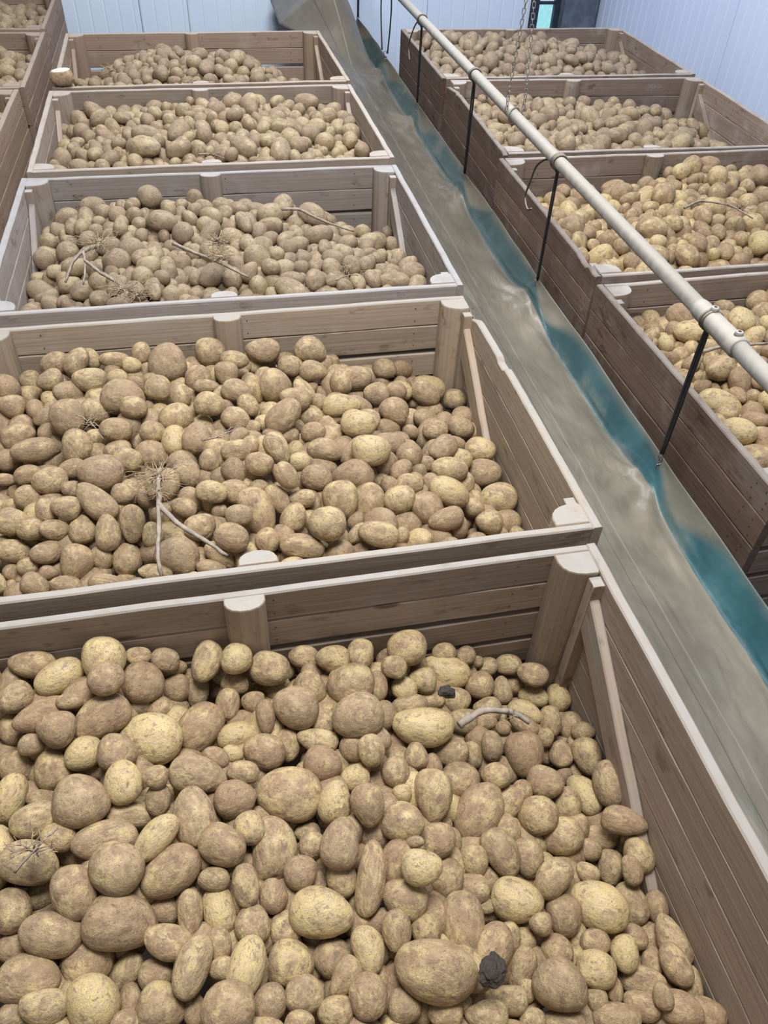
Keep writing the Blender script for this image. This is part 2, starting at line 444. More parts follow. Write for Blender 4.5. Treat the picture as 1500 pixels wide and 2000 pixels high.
    # nail heads
    q = MB()
    rn = random.Random(int(abs(cx * 100)) + int(cy * 100))
    def disc(px, py, pz, ax, s, r=.0032):
        vs = []
        for k in range(6):
            a = k * math.pi / 3
            if ax == 'x': vs.append((px, py + r * math.cos(a), pz + r * math.sin(a)))
            else: vs.append((px + r * math.cos(a), py, pz + r * math.sin(a)))
        q.add(vs + [(px + (.0015 * s if ax == 'x' else 0), py + (.0015 * s if ax == 'y' else 0), pz)], [(k, (k + 1) % 6, 6) for k in range(6)])
    for sx in (-1, 1):
        for k in range(5):
            z = Z - k * SP - .054
            for sy in (-1, 1):
                for dd in (.045, .10):
                    for dz in (-.028, .0, .028):
                        disc(sx * (W / 2 + .0012), sy * (D / 2 - dd + rn.uniform(-.012, .012)), z + dz + rn.uniform(-.006, .006), 'x', sx)
    for sy in (-1, 1):
        for k in range(3):
            z = Z - PITCH[k] - .054
            for xx in (-.03, -W / 2 + .15, W / 2 - .15):
                for dz in (-.026, .026):
                    disc(xx + .07 * (1 if xx < 0 else -1), sy * (D / 2 - TE - .0015), z + dz, 'y', -sy, .0026)
    link('nail_heads', q.mesh('nails'), M_NAIL, root, 'stuff')
    return root

def top_A2(t):   # t=0 front .. 1 back of the right side; worn, splintered and low towards the back post
    return .0 + max(0, (t - .86) / .14) * .085 + max(0, (t - .55) / .45) * .012 + (.012 if .60 < t < .66 else 0)
def top_B3(t):   # left side, broken off at the back
    return (.10 if t > .97 else 0) + max(0, (t - .80) / .17) * .03 + (.01 if .78 < t < .80 else 0) + max(0, .03 - t) * .3
def top_B2(t):
    return .006 * (math.sin(t * 55) > .4) * (t < .2) + (.012 if .08 < t < .13 else 0)
OPT = {'A2': {'top': (1, top_A2)}, 'B3': {'top': (-1, top_B3)}, 'B2': {'top': (-1, top_B2)}}
CRATES = [('A1', 0.8956, 0.6486, 0.015, 1.8, 1.27, 'weathered wooden crate nearest the camera, filling the bottom of the view'), ('A2', 0.9211, 1.982, 0.014, 1.8, 1.287, 'second wooden crate from the camera in the middle row, splintered right rim'), ('A3', 0.9051, 3.3423, 0.008, 1.8, 1.265, 'grey wooden crate third from the camera in the middle row'), ('A4', 0.9, 4.6864, 0.022, 1.8, 1.25, 'wooden crate fourth from the camera in the middle row, heaped full'), ('A5', 0.8799, 6.0, 0.028, 1.8, 1.25, 'farthest wooden crate of the middle row, with a slatted back gap'), ('B1', 3.2637, 2.0519, 0.035, 1.8, 1.27, 'nearest crate of the right-hand row, beneath the pipe coupling'), ('B2', 3.2605, 3.379, 0.01, 1.8, 1.3, 'second crate of the right-hand row with dark brown outer boards'), ('B3', 3.2971, 4.7234, -0.012, 1.78, 1.3, 'third crate of the right-hand row with a broken left top board'), ('B4', 3.2958, 6.0554, 0.006, 1.8, 1.26, 'farthest crate of the right-hand row, before the window'), ('C3', -1.086, 4.7, 0.0, 1.8, 1.27, 'nearest crate of the far left row, just a corner in view'), ('C4', -1.0664, 5.9916, 0.015, 1.8, 1.27, 'crate of the far left row beside the cut potato'), ('C5', -1.1032, 7.3589, 0.018, 1.8, 1.29, 'farthest crate of the far left row at the top left corner')]
for k, cx, cy, rot, W, D, lab in CRATES:
    crate(k, cx, cy, rot, W, D, lab, OPT.get(k))

# ------------------------------------------------------------------ potatoes
# every row: crate number, x y z inside the crate (mm), half lengths (mm), long axis azimuth and elevation, roll (degrees), skin tone
NEAR = (
(0,1161,424,-247,82,56,55,-19,3,16,0),(0,561,620,-199,72,53,49,-14,-16,17,-1),(0,921,831,-213,74,59,50,-19,-9,25,0),(0,955,573,-237,66,48,42,-17,-4,19,1),(0,1428,373,-355,56,51,48,-52,1,20,-1),
(0,487,856,-134,58,54,49,-3,-16,27,-1),(0,660,694,-184,62,46,45,26,3,24,0),(0,560,704,-143,54,49,47,-33,-22,14,0),(0,433,617,-185,59,40,36,-16,-20,15,-1),(0,511,493,-221,50,47,45,-80,-19,-9,1),
(0,620,1015,-191,71,58,48,-11,-15,29,1),(0,391,747,-142,58,41,34,-17,-24,18,0),(0,1582,516,-383,68,51,42,-39,6,24,1),(0,392,553,-207,57,42,36,-12,-20,14,0),(0,1366,764,-349,77,54,50,44,26,6,0),
(0,875,722,-229,65,48,44,-92,-23,-1,0),(0,759,424,-186,48,46,39,-10,-7,14,0),(0,478,678,-158,52,42,35,-76,-25,-7,0),(0,1273,976,-278,78,49,44,-17,2,31,1),(0,696,512,-199,56,33,30,62,13,14,0),
(0,1252,518,-313,64,46,43,-92,-17,10,0),(0,1107,983,-184,62,54,45,-11,1,32,-1),(0,515,1063,-143,66,47,42,25,4,35,0),(0,712,796,-171,62,45,38,-82,-27,-2,0),(0,1396,557,-365,58,47,44,-28,5,22,1),
(0,1069,623,-240,75,31,28,73,21,0,0),(0,631,468,-243,46,43,41,-9,-11,14,0),(0,881,501,-264,47,43,39,-10,-3,16,0),(0,727,884,-160,64,41,34,-18,-15,25,0),(0,729,1046,-225,63,49,46,35,15,29,0),
(0,1011,688,-190,52,41,39,-100,-23,0,-1),(0,1251,784,-257,60,44,39,-100,-26,6,0),(0,962,1033,-187,55,52,44,-9,-3,32,-1),(0,769,722,-169,50,40,39,-25,-14,20,0),(0,531,778,-165,66,38,32,5,-10,26,0),
(0,796,495,-217,56,35,31,66,14,10,1),(1,528,96,-194,73,56,53,-59,-32,53,1),(0,427,496,-199,44,30,25,-7,-17,15,0),(0,1022,410,-253,41,37,31,-89,-14,4,0),(0,492,574,-242,49,45,37,3,-12,19,0),
(0,604,1152,-156,53,49,40,-2,-12,35,-1),(0,1390,660,-343,57,39,38,-73,-16,20,0),(0,1304,462,-313,49,41,37,41,19,3,0),(0,1132,574,-257,49,41,35,-29,-3,20,0),(1,435,584,-112,68,56,48,-5,-20,48,-1),
(0,1538,904,-377,58,50,48,-93,-27,16,-1),(0,570,888,-141,46,40,35,-83,-30,-6,1),(1,652,81,-190,81,52,45,164,-36,-9,0),(0,421,1172,-115,57,39,38,22,1,39,1),(0,638,753,-142,53,31,27,34,8,26,1),
(0,802,828,-187,46,41,36,6,0,27,-1),(0,650,567,-206,47,32,26,-21,-14,15,0),(0,393,837,-144,50,35,32,15,-9,30,0),(0,1160,719,-217,47,42,39,-29,-4,24,0),(0,1514,741,-373,49,45,38,-16,12,26,0),
(1,647,277,-195,63,52,44,-13,-19,41,-1),(0,1733,796,-397,58,41,37,-99,-26,19,0),(0,1110,1099,-226,59,53,43,-11,0,34,0),(0,1039,493,-262,46,32,29,-83,-16,7,1),(0,355,676,-181,42,36,33,-80,-25,-12,0),
(0,1527,397,-392,42,38,32,-16,15,16,1),(0,877,955,-229,50,41,39,-34,-18,24,0),(0,1173,605,-191,43,36,29,-13,5,22,1),(0,901,440,-264,38,36,34,-11,-3,15,0),(0,408,980,-192,46,43,39,-82,-32,-10,0),
(0,1485,580,-337,50,35,32,35,24,4,0),(0,426,1026,-110,42,40,39,0,-17,32,-1),(0,1494,510,-374,45,39,35,-96,-18,16,0),(0,1087,757,-186,46,37,32,-89,-25,7,0),(0,750,615,-225,47,32,27,-84,-21,-2,1),
(1,892,379,-159,78,49,45,-61,-42,22,0),(0,1722,689,-379,55,34,31,-30,11,28,0),(0,1016,788,-204,46,37,36,-99,-26,0,1),(0,912,1158,-186,50,43,37,-7,-4,35,0),(0,527,1186,-89,50,52,49,0,-13,37,1),
(0,1570,698,-417,52,44,41,-8,17,22,0),(1,644,1113,-85,68,65,57,-86,-57,0,-1),(1,1718,241,-366,76,52,45,99,3,-2,0),(0,1713,376,-417,46,30,26,-78,-7,25,0),(0,319,923,-193,53,33,32,76,25,23,1),
(0,1678,295,-408,48,35,32,-27,16,18,0),(1,424,476,-136,71,41,36,-35,-40,31,0),(0,831,437,-251,34,33,32,-10,-5,14,-1),(0,1006,892,-220,44,42,41,-10,-2,28,-1),(0,387,1082,-130,64,38,34,14,-8,36,-1),
(0,555,964,-144,43,41,40,-3,-13,30,-1),(0,1101,513,-249,40,30,28,-96,-18,5,0),(1,1082,263,-127,54,50,49,-9,-1,45,0),(0,1276,1180,-218,52,47,44,-13,4,36,0),(0,478,987,-160,40,39,35,-2,-15,30,1),
(0,963,499,-286,39,37,34,-11,-1,16,0),(0,813,577,-233,38,35,31,-85,-19,-1,0),(0,540,1110,-63,41,38,32,12,-4,37,0),(0,759,1197,-174,52,37,33,54,29,24,0),(1,219,782,-157,75,38,33,12,-6,53,0),
(1,471,79,-256,68,50,48,-19,-46,-8,-1),(1,324,852,-93,58,53,45,-88,-55,-9,0),(0,1392,1171,-347,69,45,38,-27,-3,35,1),(1,500,919,-79,71,59,51,0,-13,55,-1),(0,922,655,-220,35,34,29,-10,-3,21,-1),
(0,809,643,-199,41,27,25,-79,-22,1,0),(0,1239,692,-287,41,39,37,-13,6,23,0),(0,1568,826,-390,47,41,40,-26,7,29,0),(0,695,611,-202,44,25,21,-92,-20,-7,0),(1,1149,427,-193,60,55,48,-85,-46,11,0),
(1,1275,580,-135,63,50,43,-11,2,51,1),(1,359,328,-231,54,46,42,70,39,25,0),(0,955,397,-270,36,31,28,-11,-1,14,0),(0,1247,342,-296,42,27,25,-13,8,14,0),(1,618,510,-124,51,49,42,0,-8,49,0),
(0,1739,430,-445,56,33,31,-78,-8,25,0),(0,984,452,-261,39,28,24,43,13,9,0),(0,359,1210,-104,53,32,29,2,-17,37,0),(1,1013,773,-109,68,46,39,28,36,42,0),(0,1604,416,-400,38,30,26,-98,-16,18,1),
(1,1511,444,-230,70,46,42,160,23,-14,1),(0,1091,388,-289,33,31,29,-12,3,14,0),(0,1368,431,-389,45,28,27,49,19,-2,0),(1,1004,240,-185,64,37,34,-14,-8,43,0),(0,1540,305,-414,50,31,29,-15,16,14,0),
(1,1000,88,-181,57,40,37,-109,-5,5,0),(0,1732,904,-451,51,39,37,-86,-24,23,0),(5,103,243,-78,64,56,48,4,-16,-3,0),(0,325,1135,-121,40,36,34,33,6,38,0),(0,1243,625,-333,47,41,34,-91,-20,10,0),
(1,1206,538,-200,75,55,52,143,-33,-112,-1),(0,1345,852,-342,47,43,36,-14,7,28,0),(1,1242,281,-215,62,39,34,-20,-6,44,0),(0,1693,532,-472,48,38,33,-85,-14,23,0),(1,1710,493,-329,63,53,46,-25,0,48,0),
(0,562,550,-267,37,27,26,53,8,19,0),(0,1454,644,-364,44,35,30,-94,-21,15,0),(0,861,624,-233,34,29,25,-86,-21,0,0),(1,828,105,-184,49,41,39,141,62,-40,-1),(0,441,796,-156,37,29,27,-15,-21,21,0),
(0,1634,363,-441,50,34,28,-30,13,20,0),(5,130,384,-75,58,44,43,-48,13,-20,1),(0,834,1171,-143,38,38,33,-6,-6,36,1),(0,1605,317,-418,40,29,24,-34,12,19,0),(1,807,264,-136,50,40,34,-23,-23,40,0),
(0,571,836,-192,50,27,24,-9,-15,25,0),(0,1130,640,-265,68,44,39,-105,-63,-61,0),(0,1683,806,-453,54,38,34,-64,-11,29,1),(1,525,398,-167,56,36,34,-93,-46,-10,0),(1,455,381,-175,53,36,31,-96,-45,-14,0),
(1,357,736,-123,55,46,40,-87,-53,-8,0),(1,725,710,-120,53,49,41,-85,-52,1,-1),(0,1684,623,-481,44,32,26,-106,-23,15,0),(5,76,711,-132,72,46,42,76,19,-16,1),(0,827,754,-183,35,32,28,-85,-25,0,0),
(0,1317,373,-372,38,28,27,-14,10,14,0),(0,320,1001,-206,42,39,32,-82,-33,-12,0),(5,186,576,-111,78,53,49,152,11,5,1),(1,279,614,-152,52,41,35,18,2,51,0),(1,498,335,-249,48,43,40,-85,-44,-5,0),
(1,1261,732,-141,59,45,39,-10,1,52,1),(1,945,96,-236,67,46,44,36,-71,23,0),(0,817,1015,-236,49,31,27,6,1,31,1),(0,620,527,-255,34,31,29,-8,-11,16,0),(1,1005,953,-113,59,56,52,-24,-27,50,0),
(0,1454,449,-385,35,32,26,-15,13,17,0),(0,1322,654,-346,36,32,26,-92,-21,12,0),(1,1238,446,-234,65,56,54,-1,65,26,0),(0,1740,622,-424,44,36,35,-87,-17,24,0),(1,983,1160,-95,62,46,42,-10,-11,57,0),
(0,1074,1166,-199,44,35,32,-10,-1,35,0),(1,1721,150,-442,66,47,39,-16,66,79,-1),(0,1122,893,-197,37,31,29,-88,-28,8,0),(0,1008,636,-251,37,32,31,-94,-21,2,0),(1,1339,427,-224,50,47,44,-13,3,47,0),
(0,1338,924,-334,46,38,32,-14,6,29,0),(0,876,567,-266,35,32,29,-86,-19,1,0),(1,1436,145,-305,59,46,44,86,-50,37,-1),(1,716,355,-171,46,40,34,-2,-7,45,0),(0,1166,514,-281,34,31,28,-97,-18,6,0),
(2,1263,151,-166,77,55,53,-60,-3,-1,1),(1,665,811,-102,55,45,44,9,6,54,0),(1,1428,403,-251,55,50,49,-62,-36,32,0),(1,1139,658,-177,62,38,37,-14,-7,50,0),(0,1176,860,-258,36,33,32,-89,-27,9,0),
(1,1607,73,-393,57,39,36,134,61,110,-1),(1,1697,625,-332,60,51,49,-24,-1,50,0),(1,1231,83,-260,57,40,34,52,-13,159,0),(1,1136,99,-268,61,45,39,145,-39,-3,0),(2,1144,270,-125,77,49,48,132,12,-1,0),
(1,590,69,-151,42,36,30,-97,-46,-56,1),(0,1003,958,-229,50,29,26,-18,-7,29,0),(1,1128,163,-222,56,37,33,164,14,0,0),(1,376,424,-192,43,40,38,-86,-47,-8,0),(1,580,698,-156,52,45,42,-13,-24,47,0),
(1,1471,331,-240,56,36,34,0,19,43,0),(1,1227,866,-156,67,40,37,-6,4,54,1),(1,975,581,-88,55,36,33,-50,-42,32,0),(0,1618,779,-429,41,35,29,-95,-24,17,0),(1,796,1187,-101,54,50,45,-2,-4,58,0),
(1,1542,557,-231,62,41,39,-9,-9,3,0),(0,1167,360,-293,34,27,25,-13,6,14,0),(1,390,1020,-70,56,41,38,5,-9,57,0),(1,1085,501,-154,49,40,38,-15,-9,48,-1),(0,746,664,-190,32,23,22,-8,-8,21,0),
(0,675,1174,-236,37,37,35,-4,-10,34,-1),(1,781,836,-80,52,40,35,-9,-15,53,0),(0,1480,1127,-369,41,38,37,-16,8,34,0),(1,154,869,-162,54,42,36,24,9,54,0),(1,1159,1153,-109,58,51,50,-25,-25,54,0),
(1,722,67,-256,52,39,36,167,55,-170,1),(0,638,849,-172,33,27,23,-100,-26,-12,0),(5,289,989,-75,66,48,41,-22,1,-8,1),(5,275,742,-81,76,49,45,34,-14,-2,0),(1,690,582,-153,49,43,38,-56,-46,22,0),
(0,1235,427,-295,51,37,32,132,-6,12,0),(0,1654,1155,-405,45,34,30,-30,2,36,0),(0,1549,451,-400,33,29,25,-16,15,18,0),(1,275,369,-215,45,33,30,12,-7,46,0),(0,1431,837,-323,38,31,29,-16,9,28,0),
(1,1425,895,-218,54,45,37,-24,-13,52,0),(1,478,769,-97,50,37,36,0,-13,52,0),(1,763,66,-182,38,36,31,-166,-22,157,-1),(0,1003,1109,-224,44,41,38,-87,-33,5,0),(1,376,188,-251,49,35,30,-143,4,3,-1),
(0,799,1098,-228,40,30,30,-95,-33,-5,0),(1,994,356,-179,47,38,35,42,37,29,0),(1,178,116,-269,53,36,31,54,15,-14,-1),(0,1300,601,-364,42,34,29,-18,6,21,0),(0,1076,858,-249,36,32,30,-11,0,27,1),
(3,540,398,-41,85,56,53,166,1,-1,0),(1,341,459,-132,42,35,32,4,-13,48,0),(1,1402,222,-315,56,48,46,-173,72,-92,1),(1,1378,305,-303,68,48,47,113,-58,-15,1),(0,1151,1190,-229,41,35,31,55,34,13,0),
(1,1714,727,-311,57,53,49,153,-17,10,1),(1,1022,73,-252,58,43,36,-33,55,15,0),(1,1314,121,-271,48,37,36,-112,2,-4,1),(1,509,650,-127,48,39,33,-5,-17,49,0),(0,1106,748,-258,62,53,44,69,29,-4,-1),
(0,746,549,-223,32,24,22,-84,-19,-3,0),(0,1740,277,-427,39,31,29,-51,9,24,0),(5,82,598,-167,71,51,43,-115,36,-9,0),(1,761,447,-118,47,33,28,-10,-14,47,1),(1,170,413,-236,51,34,30,2,-20,44,0),
(1,787,85,-252,53,48,41,137,56,-14,0),(0,1398,1025,-370,43,33,32,-15,7,31,0),(1,1587,1062,-285,60,44,37,-35,-24,51,0),(1,1640,383,-330,45,41,40,-17,8,46,0),(0,396,715,-232,33,28,27,-4,-18,21,0),
(1,243,285,-254,40,33,29,-9,-26,38,0),(1,407,895,-111,47,42,39,-9,-27,50,0),(1,250,91,-292,64,41,40,72,-39,-68,-1),(0,358,619,-219,34,27,23,-5,-19,18,0),(0,1702,583,-407,34,25,23,-103,-22,18,0),
(6,610,334,-105,72,51,51,-85,-13,11,0),(1,1071,117,-245,66,44,40,-29,73,-33,-1),(6,525,545,-70,74,56,52,132,-1,0,0),(5,76,303,-134,60,46,39,-53,-59,106,0),(2,633,848,-55,69,48,47,170,6,1,0),
(1,614,938,-66,44,41,35,1,-7,56,0),(0,824,884,-179,36,25,22,-14,-10,27,0),(1,1544,648,-212,63,41,36,-142,6,-7,-1),(1,312,87,-298,57,39,38,-99,4,0,0),(0,1451,927,-345,39,27,24,-101,-30,10,-1),
(0,659,1211,-160,35,30,29,-3,-10,36,0),(0,1739,1120,-495,40,35,34,-92,-31,19,1),(0,1403,1086,-361,38,35,34,-15,7,33,0),(0,1669,935,-471,36,33,30,-93,-27,18,0),(1,175,489,-193,49,41,36,-6,-27,43,0),
(1,1567,195,-307,49,34,33,-24,-21,-13,0),(1,365,112,-272,61,40,35,7,-65,-61,-1),(1,269,168,-286,52,37,33,-58,71,53,0),(1,592,84,-271,64,40,34,-123,-33,-14,-1),(1,911,510,-84,43,35,31,-15,-15,48,0),
(0,933,974,-251,39,33,28,-75,-29,9,0),(0,1242,913,-297,34,30,26,-90,-28,10,0),(0,889,1026,-194,41,23,22,-86,-32,2,-1),(0,1449,785,-376,46,35,30,42,27,6,0),(2,709,155,-152,68,44,42,-29,-3,0,-1),
(1,848,605,-101,48,36,29,3,3,51,0),(1,337,1154,-76,53,37,35,41,39,48,0),(2,1335,980,-114,76,52,44,-32,-18,20,0),(0,1687,695,-469,44,31,30,-18,15,25,0),(1,987,441,-83,45,32,28,-46,-37,34,0),
(1,857,794,-117,48,39,33,-10,-12,52,0),(1,968,167,-200,48,41,38,49,-24,-58,1),(0,1746,509,-463,38,26,25,-99,-19,20,0),(0,639,880,-129,27,25,23,-5,-11,28,0),(0,1642,319,-378,27,21,18,-100,-14,19,0),
(0,1309,1119,-291,37,35,31,-13,4,34,0),(5,476,963,-25,55,49,40,85,23,2,1),(1,538,839,-68,43,36,35,-4,-17,53,0),(0,956,714,-235,29,28,25,-10,-2,23,0),(0,691,451,-258,30,23,19,-83,-16,-4,0),
(1,583,229,-208,47,26,24,-5,-13,42,0),(1,769,266,-206,52,30,29,-35,-31,33,0),(1,907,284,-188,38,35,29,-86,-44,5,0),(1,301,418,-173,40,30,27,-3,-22,44,0),(0,1003,1212,-233,39,29,25,-9,-2,36,0),
(0,639,642,-234,30,28,24,-7,-11,20,0),(1,234,441,-181,40,34,33,6,-15,47,0),(2,431,215,-157,67,42,38,157,-7,-3,1),(1,872,914,-91,51,40,34,-15,-20,52,0),(0,307,1094,-186,37,31,28,-72,-37,-6,0),
(0,570,492,-269,35,23,22,-86,-17,-9,0),(0,1230,1130,-224,34,30,25,-12,3,35,0),(0,1602,1059,-435,50,31,29,-34,0,34,1),(1,443,256,-251,53,24,22,-3,-16,41,0),(1,330,267,-252,44,27,23,-6,-21,40,0),
(1,1153,1042,-122,51,37,33,-10,-5,56,0),(1,213,584,-189,45,39,33,-10,-30,43,0),(1,127,997,-133,42,39,35,9,-13,56,0),(1,1319,1090,-206,58,48,45,-16,-7,55,0),(1,837,534,-122,42,36,35,-35,-34,39,-1),
(0,1426,495,-347,25,24,23,-15,12,19,0),(0,724,1166,-255,42,30,27,-97,-34,-8,0),(0,1482,1054,-378,39,33,32,-16,8,32,0),(1,1380,1002,-222,48,44,37,-11,2,55,0),(1,834,323,-110,39,31,25,-4,-5,46,0),
(1,956,418,-155,52,32,29,-52,-39,29,0),(1,1244,995,-147,46,40,36,-82,-54,14,0),(0,1560,983,-365,42,25,22,-51,-11,31,0),(1,1680,871,-313,51,39,36,-28,-10,52,0),(0,1257,1050,-288,48,27,25,-5,9,31,0),
(0,1662,1131,-483,43,30,27,-30,2,35,1),(0,1657,455,-446,32,27,25,-45,6,24,0),(0,1664,1020,-440,42,30,27,-98,-31,15,0),(0,749,504,-217,24,21,20,-9,-8,16,0),(0,1255,1101,-287,34,32,27,-13,3,33,1),
(1,246,1101,-111,45,34,32,24,15,56,0),(1,1066,874,-115,53,40,35,-19,-18,52,0),(0,821,1157,-227,35,28,27,-6,-7,34,0),(0,367,1018,-142,28,24,22,0,-18,31,0),(0,1566,1150,-452,39,28,25,-85,-30,19,0),
(0,1088,927,-232,36,33,31,-11,0,29,0),(1,579,368,-191,38,31,28,-86,-46,-3,0),(1,592,756,-109,42,34,32,-5,-16,51,0),(0,1602,1212,-422,40,30,26,-19,8,36,0),(1,687,879,-67,43,35,31,-85,-55,0,0),
(1,827,472,-150,47,38,32,-18,-20,45,0),(0,1513,346,-412,26,23,20,-86,-10,18,0),(0,1026,1006,-239,38,32,28,-87,-31,5,0),(1,498,514,-149,35,32,27,2,-10,48,0),(1,1448,1184,-235,48,39,36,-12,2,56,0),
(0,1639,665,-453,28,27,25,-17,15,24,0),(1,1728,1106,-357,48,42,38,-16,5,55,0),(1,675,434,-156,39,28,27,-16,-22,43,0),(1,428,343,-240,38,31,27,-85,-45,-7,0),(0,1416,321,-397,51,23,20,-14,13,13,0),
(1,846,1002,-81,45,40,35,-84,-56,5,0),(1,193,708,-196,43,31,29,15,-3,52,0),(1,746,1023,-104,49,44,37,-85,-56,2,0),(0,637,1103,-215,34,31,27,61,27,22,0),(1,1553,786,-243,45,36,31,-15,4,52,0),
(0,372,498,-220,33,23,22,-7,-19,14,0),(1,761,586,-113,36,31,28,-85,-50,2,0),(0,1181,1100,-253,39,26,23,-94,-33,6,0),(0,885,387,-233,28,21,20,-11,-3,13,0),(0,1421,717,-360,36,32,27,-71,-16,21,0),
(1,1109,739,-161,42,33,27,-8,-1,52,0),(0,1596,600,-415,29,23,19,-44,2,26,0),(1,1068,1065,-109,41,37,32,-6,-2,57,0),(0,1681,399,-456,28,25,23,-99,-16,19,0),(1,1388,494,-220,45,34,28,-13,3,48,0),
(0,568,448,-229,28,23,21,-8,-13,13,0),(1,877,1060,-62,50,33,30,-3,-4,57,0),(0,1736,1021,-487,39,35,30,-93,-29,19,0),(0,598,1215,-136,31,23,20,-2,-12,37,0),(1,281,480,-152,38,31,26,-72,-49,0,0),
(0,380,919,-208,33,20,19,-2,-18,27,0),(0,1742,971,-434,33,25,24,-19,14,32,0),(0,453,1089,-100,29,18,15,0,-16,34,0),(0,861,1091,-223,29,26,24,-7,-6,33,0),(1,905,850,-110,41,32,27,-42,-42,38,0),
(0,765,929,-175,32,23,19,-24,-17,25,0),(0,1355,334,-378,27,21,20,-14,11,14,0),(1,1028,410,-154,40,28,25,-4,2,47,0),(1,219,355,-250,33,29,28,5,-16,44,0),(0,1400,925,-370,35,25,21,-91,-27,13,0),
(1,459,1191,-106,53,28,27,4,-8,58,0),(1,126,806,-209,41,37,32,8,-14,52,0),(0,1029,555,-293,30,28,26,-11,1,18,0),(0,1463,1214,-346,29,28,27,-15,7,36,0),(0,1181,807,-265,24,22,20,-12,3,26,1),
(0,1397,1213,-313,34,27,23,-14,6,36,0),(0,1746,344,-456,36,25,23,-107,-17,19,0),(0,1326,1088,-335,39,28,23,-14,5,33,0),(1,1041,565,-138,35,29,28,-7,-2,50,1),(0,1558,356,-417,26,18,17,-98,-14,17,0),
(1,159,1200,-166,40,35,32,8,-11,57,0),(1,554,1185,-82,38,34,29,-86,-58,-2,0),(0,1363,385,-383,23,20,17,-95,-13,13,0),(0,1632,973,-436,27,23,21,-93,-28,18,0),(1,773,966,-98,45,24,20,-4,-9,55,0),
(0,950,757,-262,29,21,19,-10,-3,24,0),(0,1464,1012,-371,30,21,19,-16,8,31,0),(1,525,1109,-79,33,27,25,3,-7,57,1),(0,1394,485,-392,25,24,23,-15,11,18,0),(0,1280,889,-317,30,24,23,-90,-27,11,0),
(0,802,955,-215,25,20,17,-7,-7,29,1),(0,1535,1214,-420,34,28,24,-16,8,35,0),(0,1501,814,-387,28,25,23,-93,-25,15,0),(1,279,317,-245,28,21,19,4,-15,43,0),(0,1356,490,-371,30,26,22,-82,-14,15,0),
(0,1175,671,-213,21,14,14,-13,4,23,0),(1,348,567,-154,33,25,22,4,-12,49,0),(1,378,1200,-99,38,33,28,-15,-35,50,0),(0,1614,1182,-485,36,26,26,-33,-2,35,0),(1,778,424,-178,25,24,22,-3,-6,46,0),
(0,1326,562,-373,23,16,14,-14,8,20,0),(0,1504,988,-374,20,19,17,-16,9,31,0),(0,922,1130,-256,25,22,19,-8,-4,33,0),(1,114,736,-230,35,20,19,8,-15,51,0),(0,1205,374,-315,23,21,21,-13,7,14,0),
(0,782,696,-222,29,23,23,-17,-10,21,0),(0,464,526,-234,19,17,15,-7,-16,15,0),(0,1502,1218,-391,21,18,16,-16,8,36,0),(1,1257,798,-183,45,40,38,-83,-51,14,1),

)
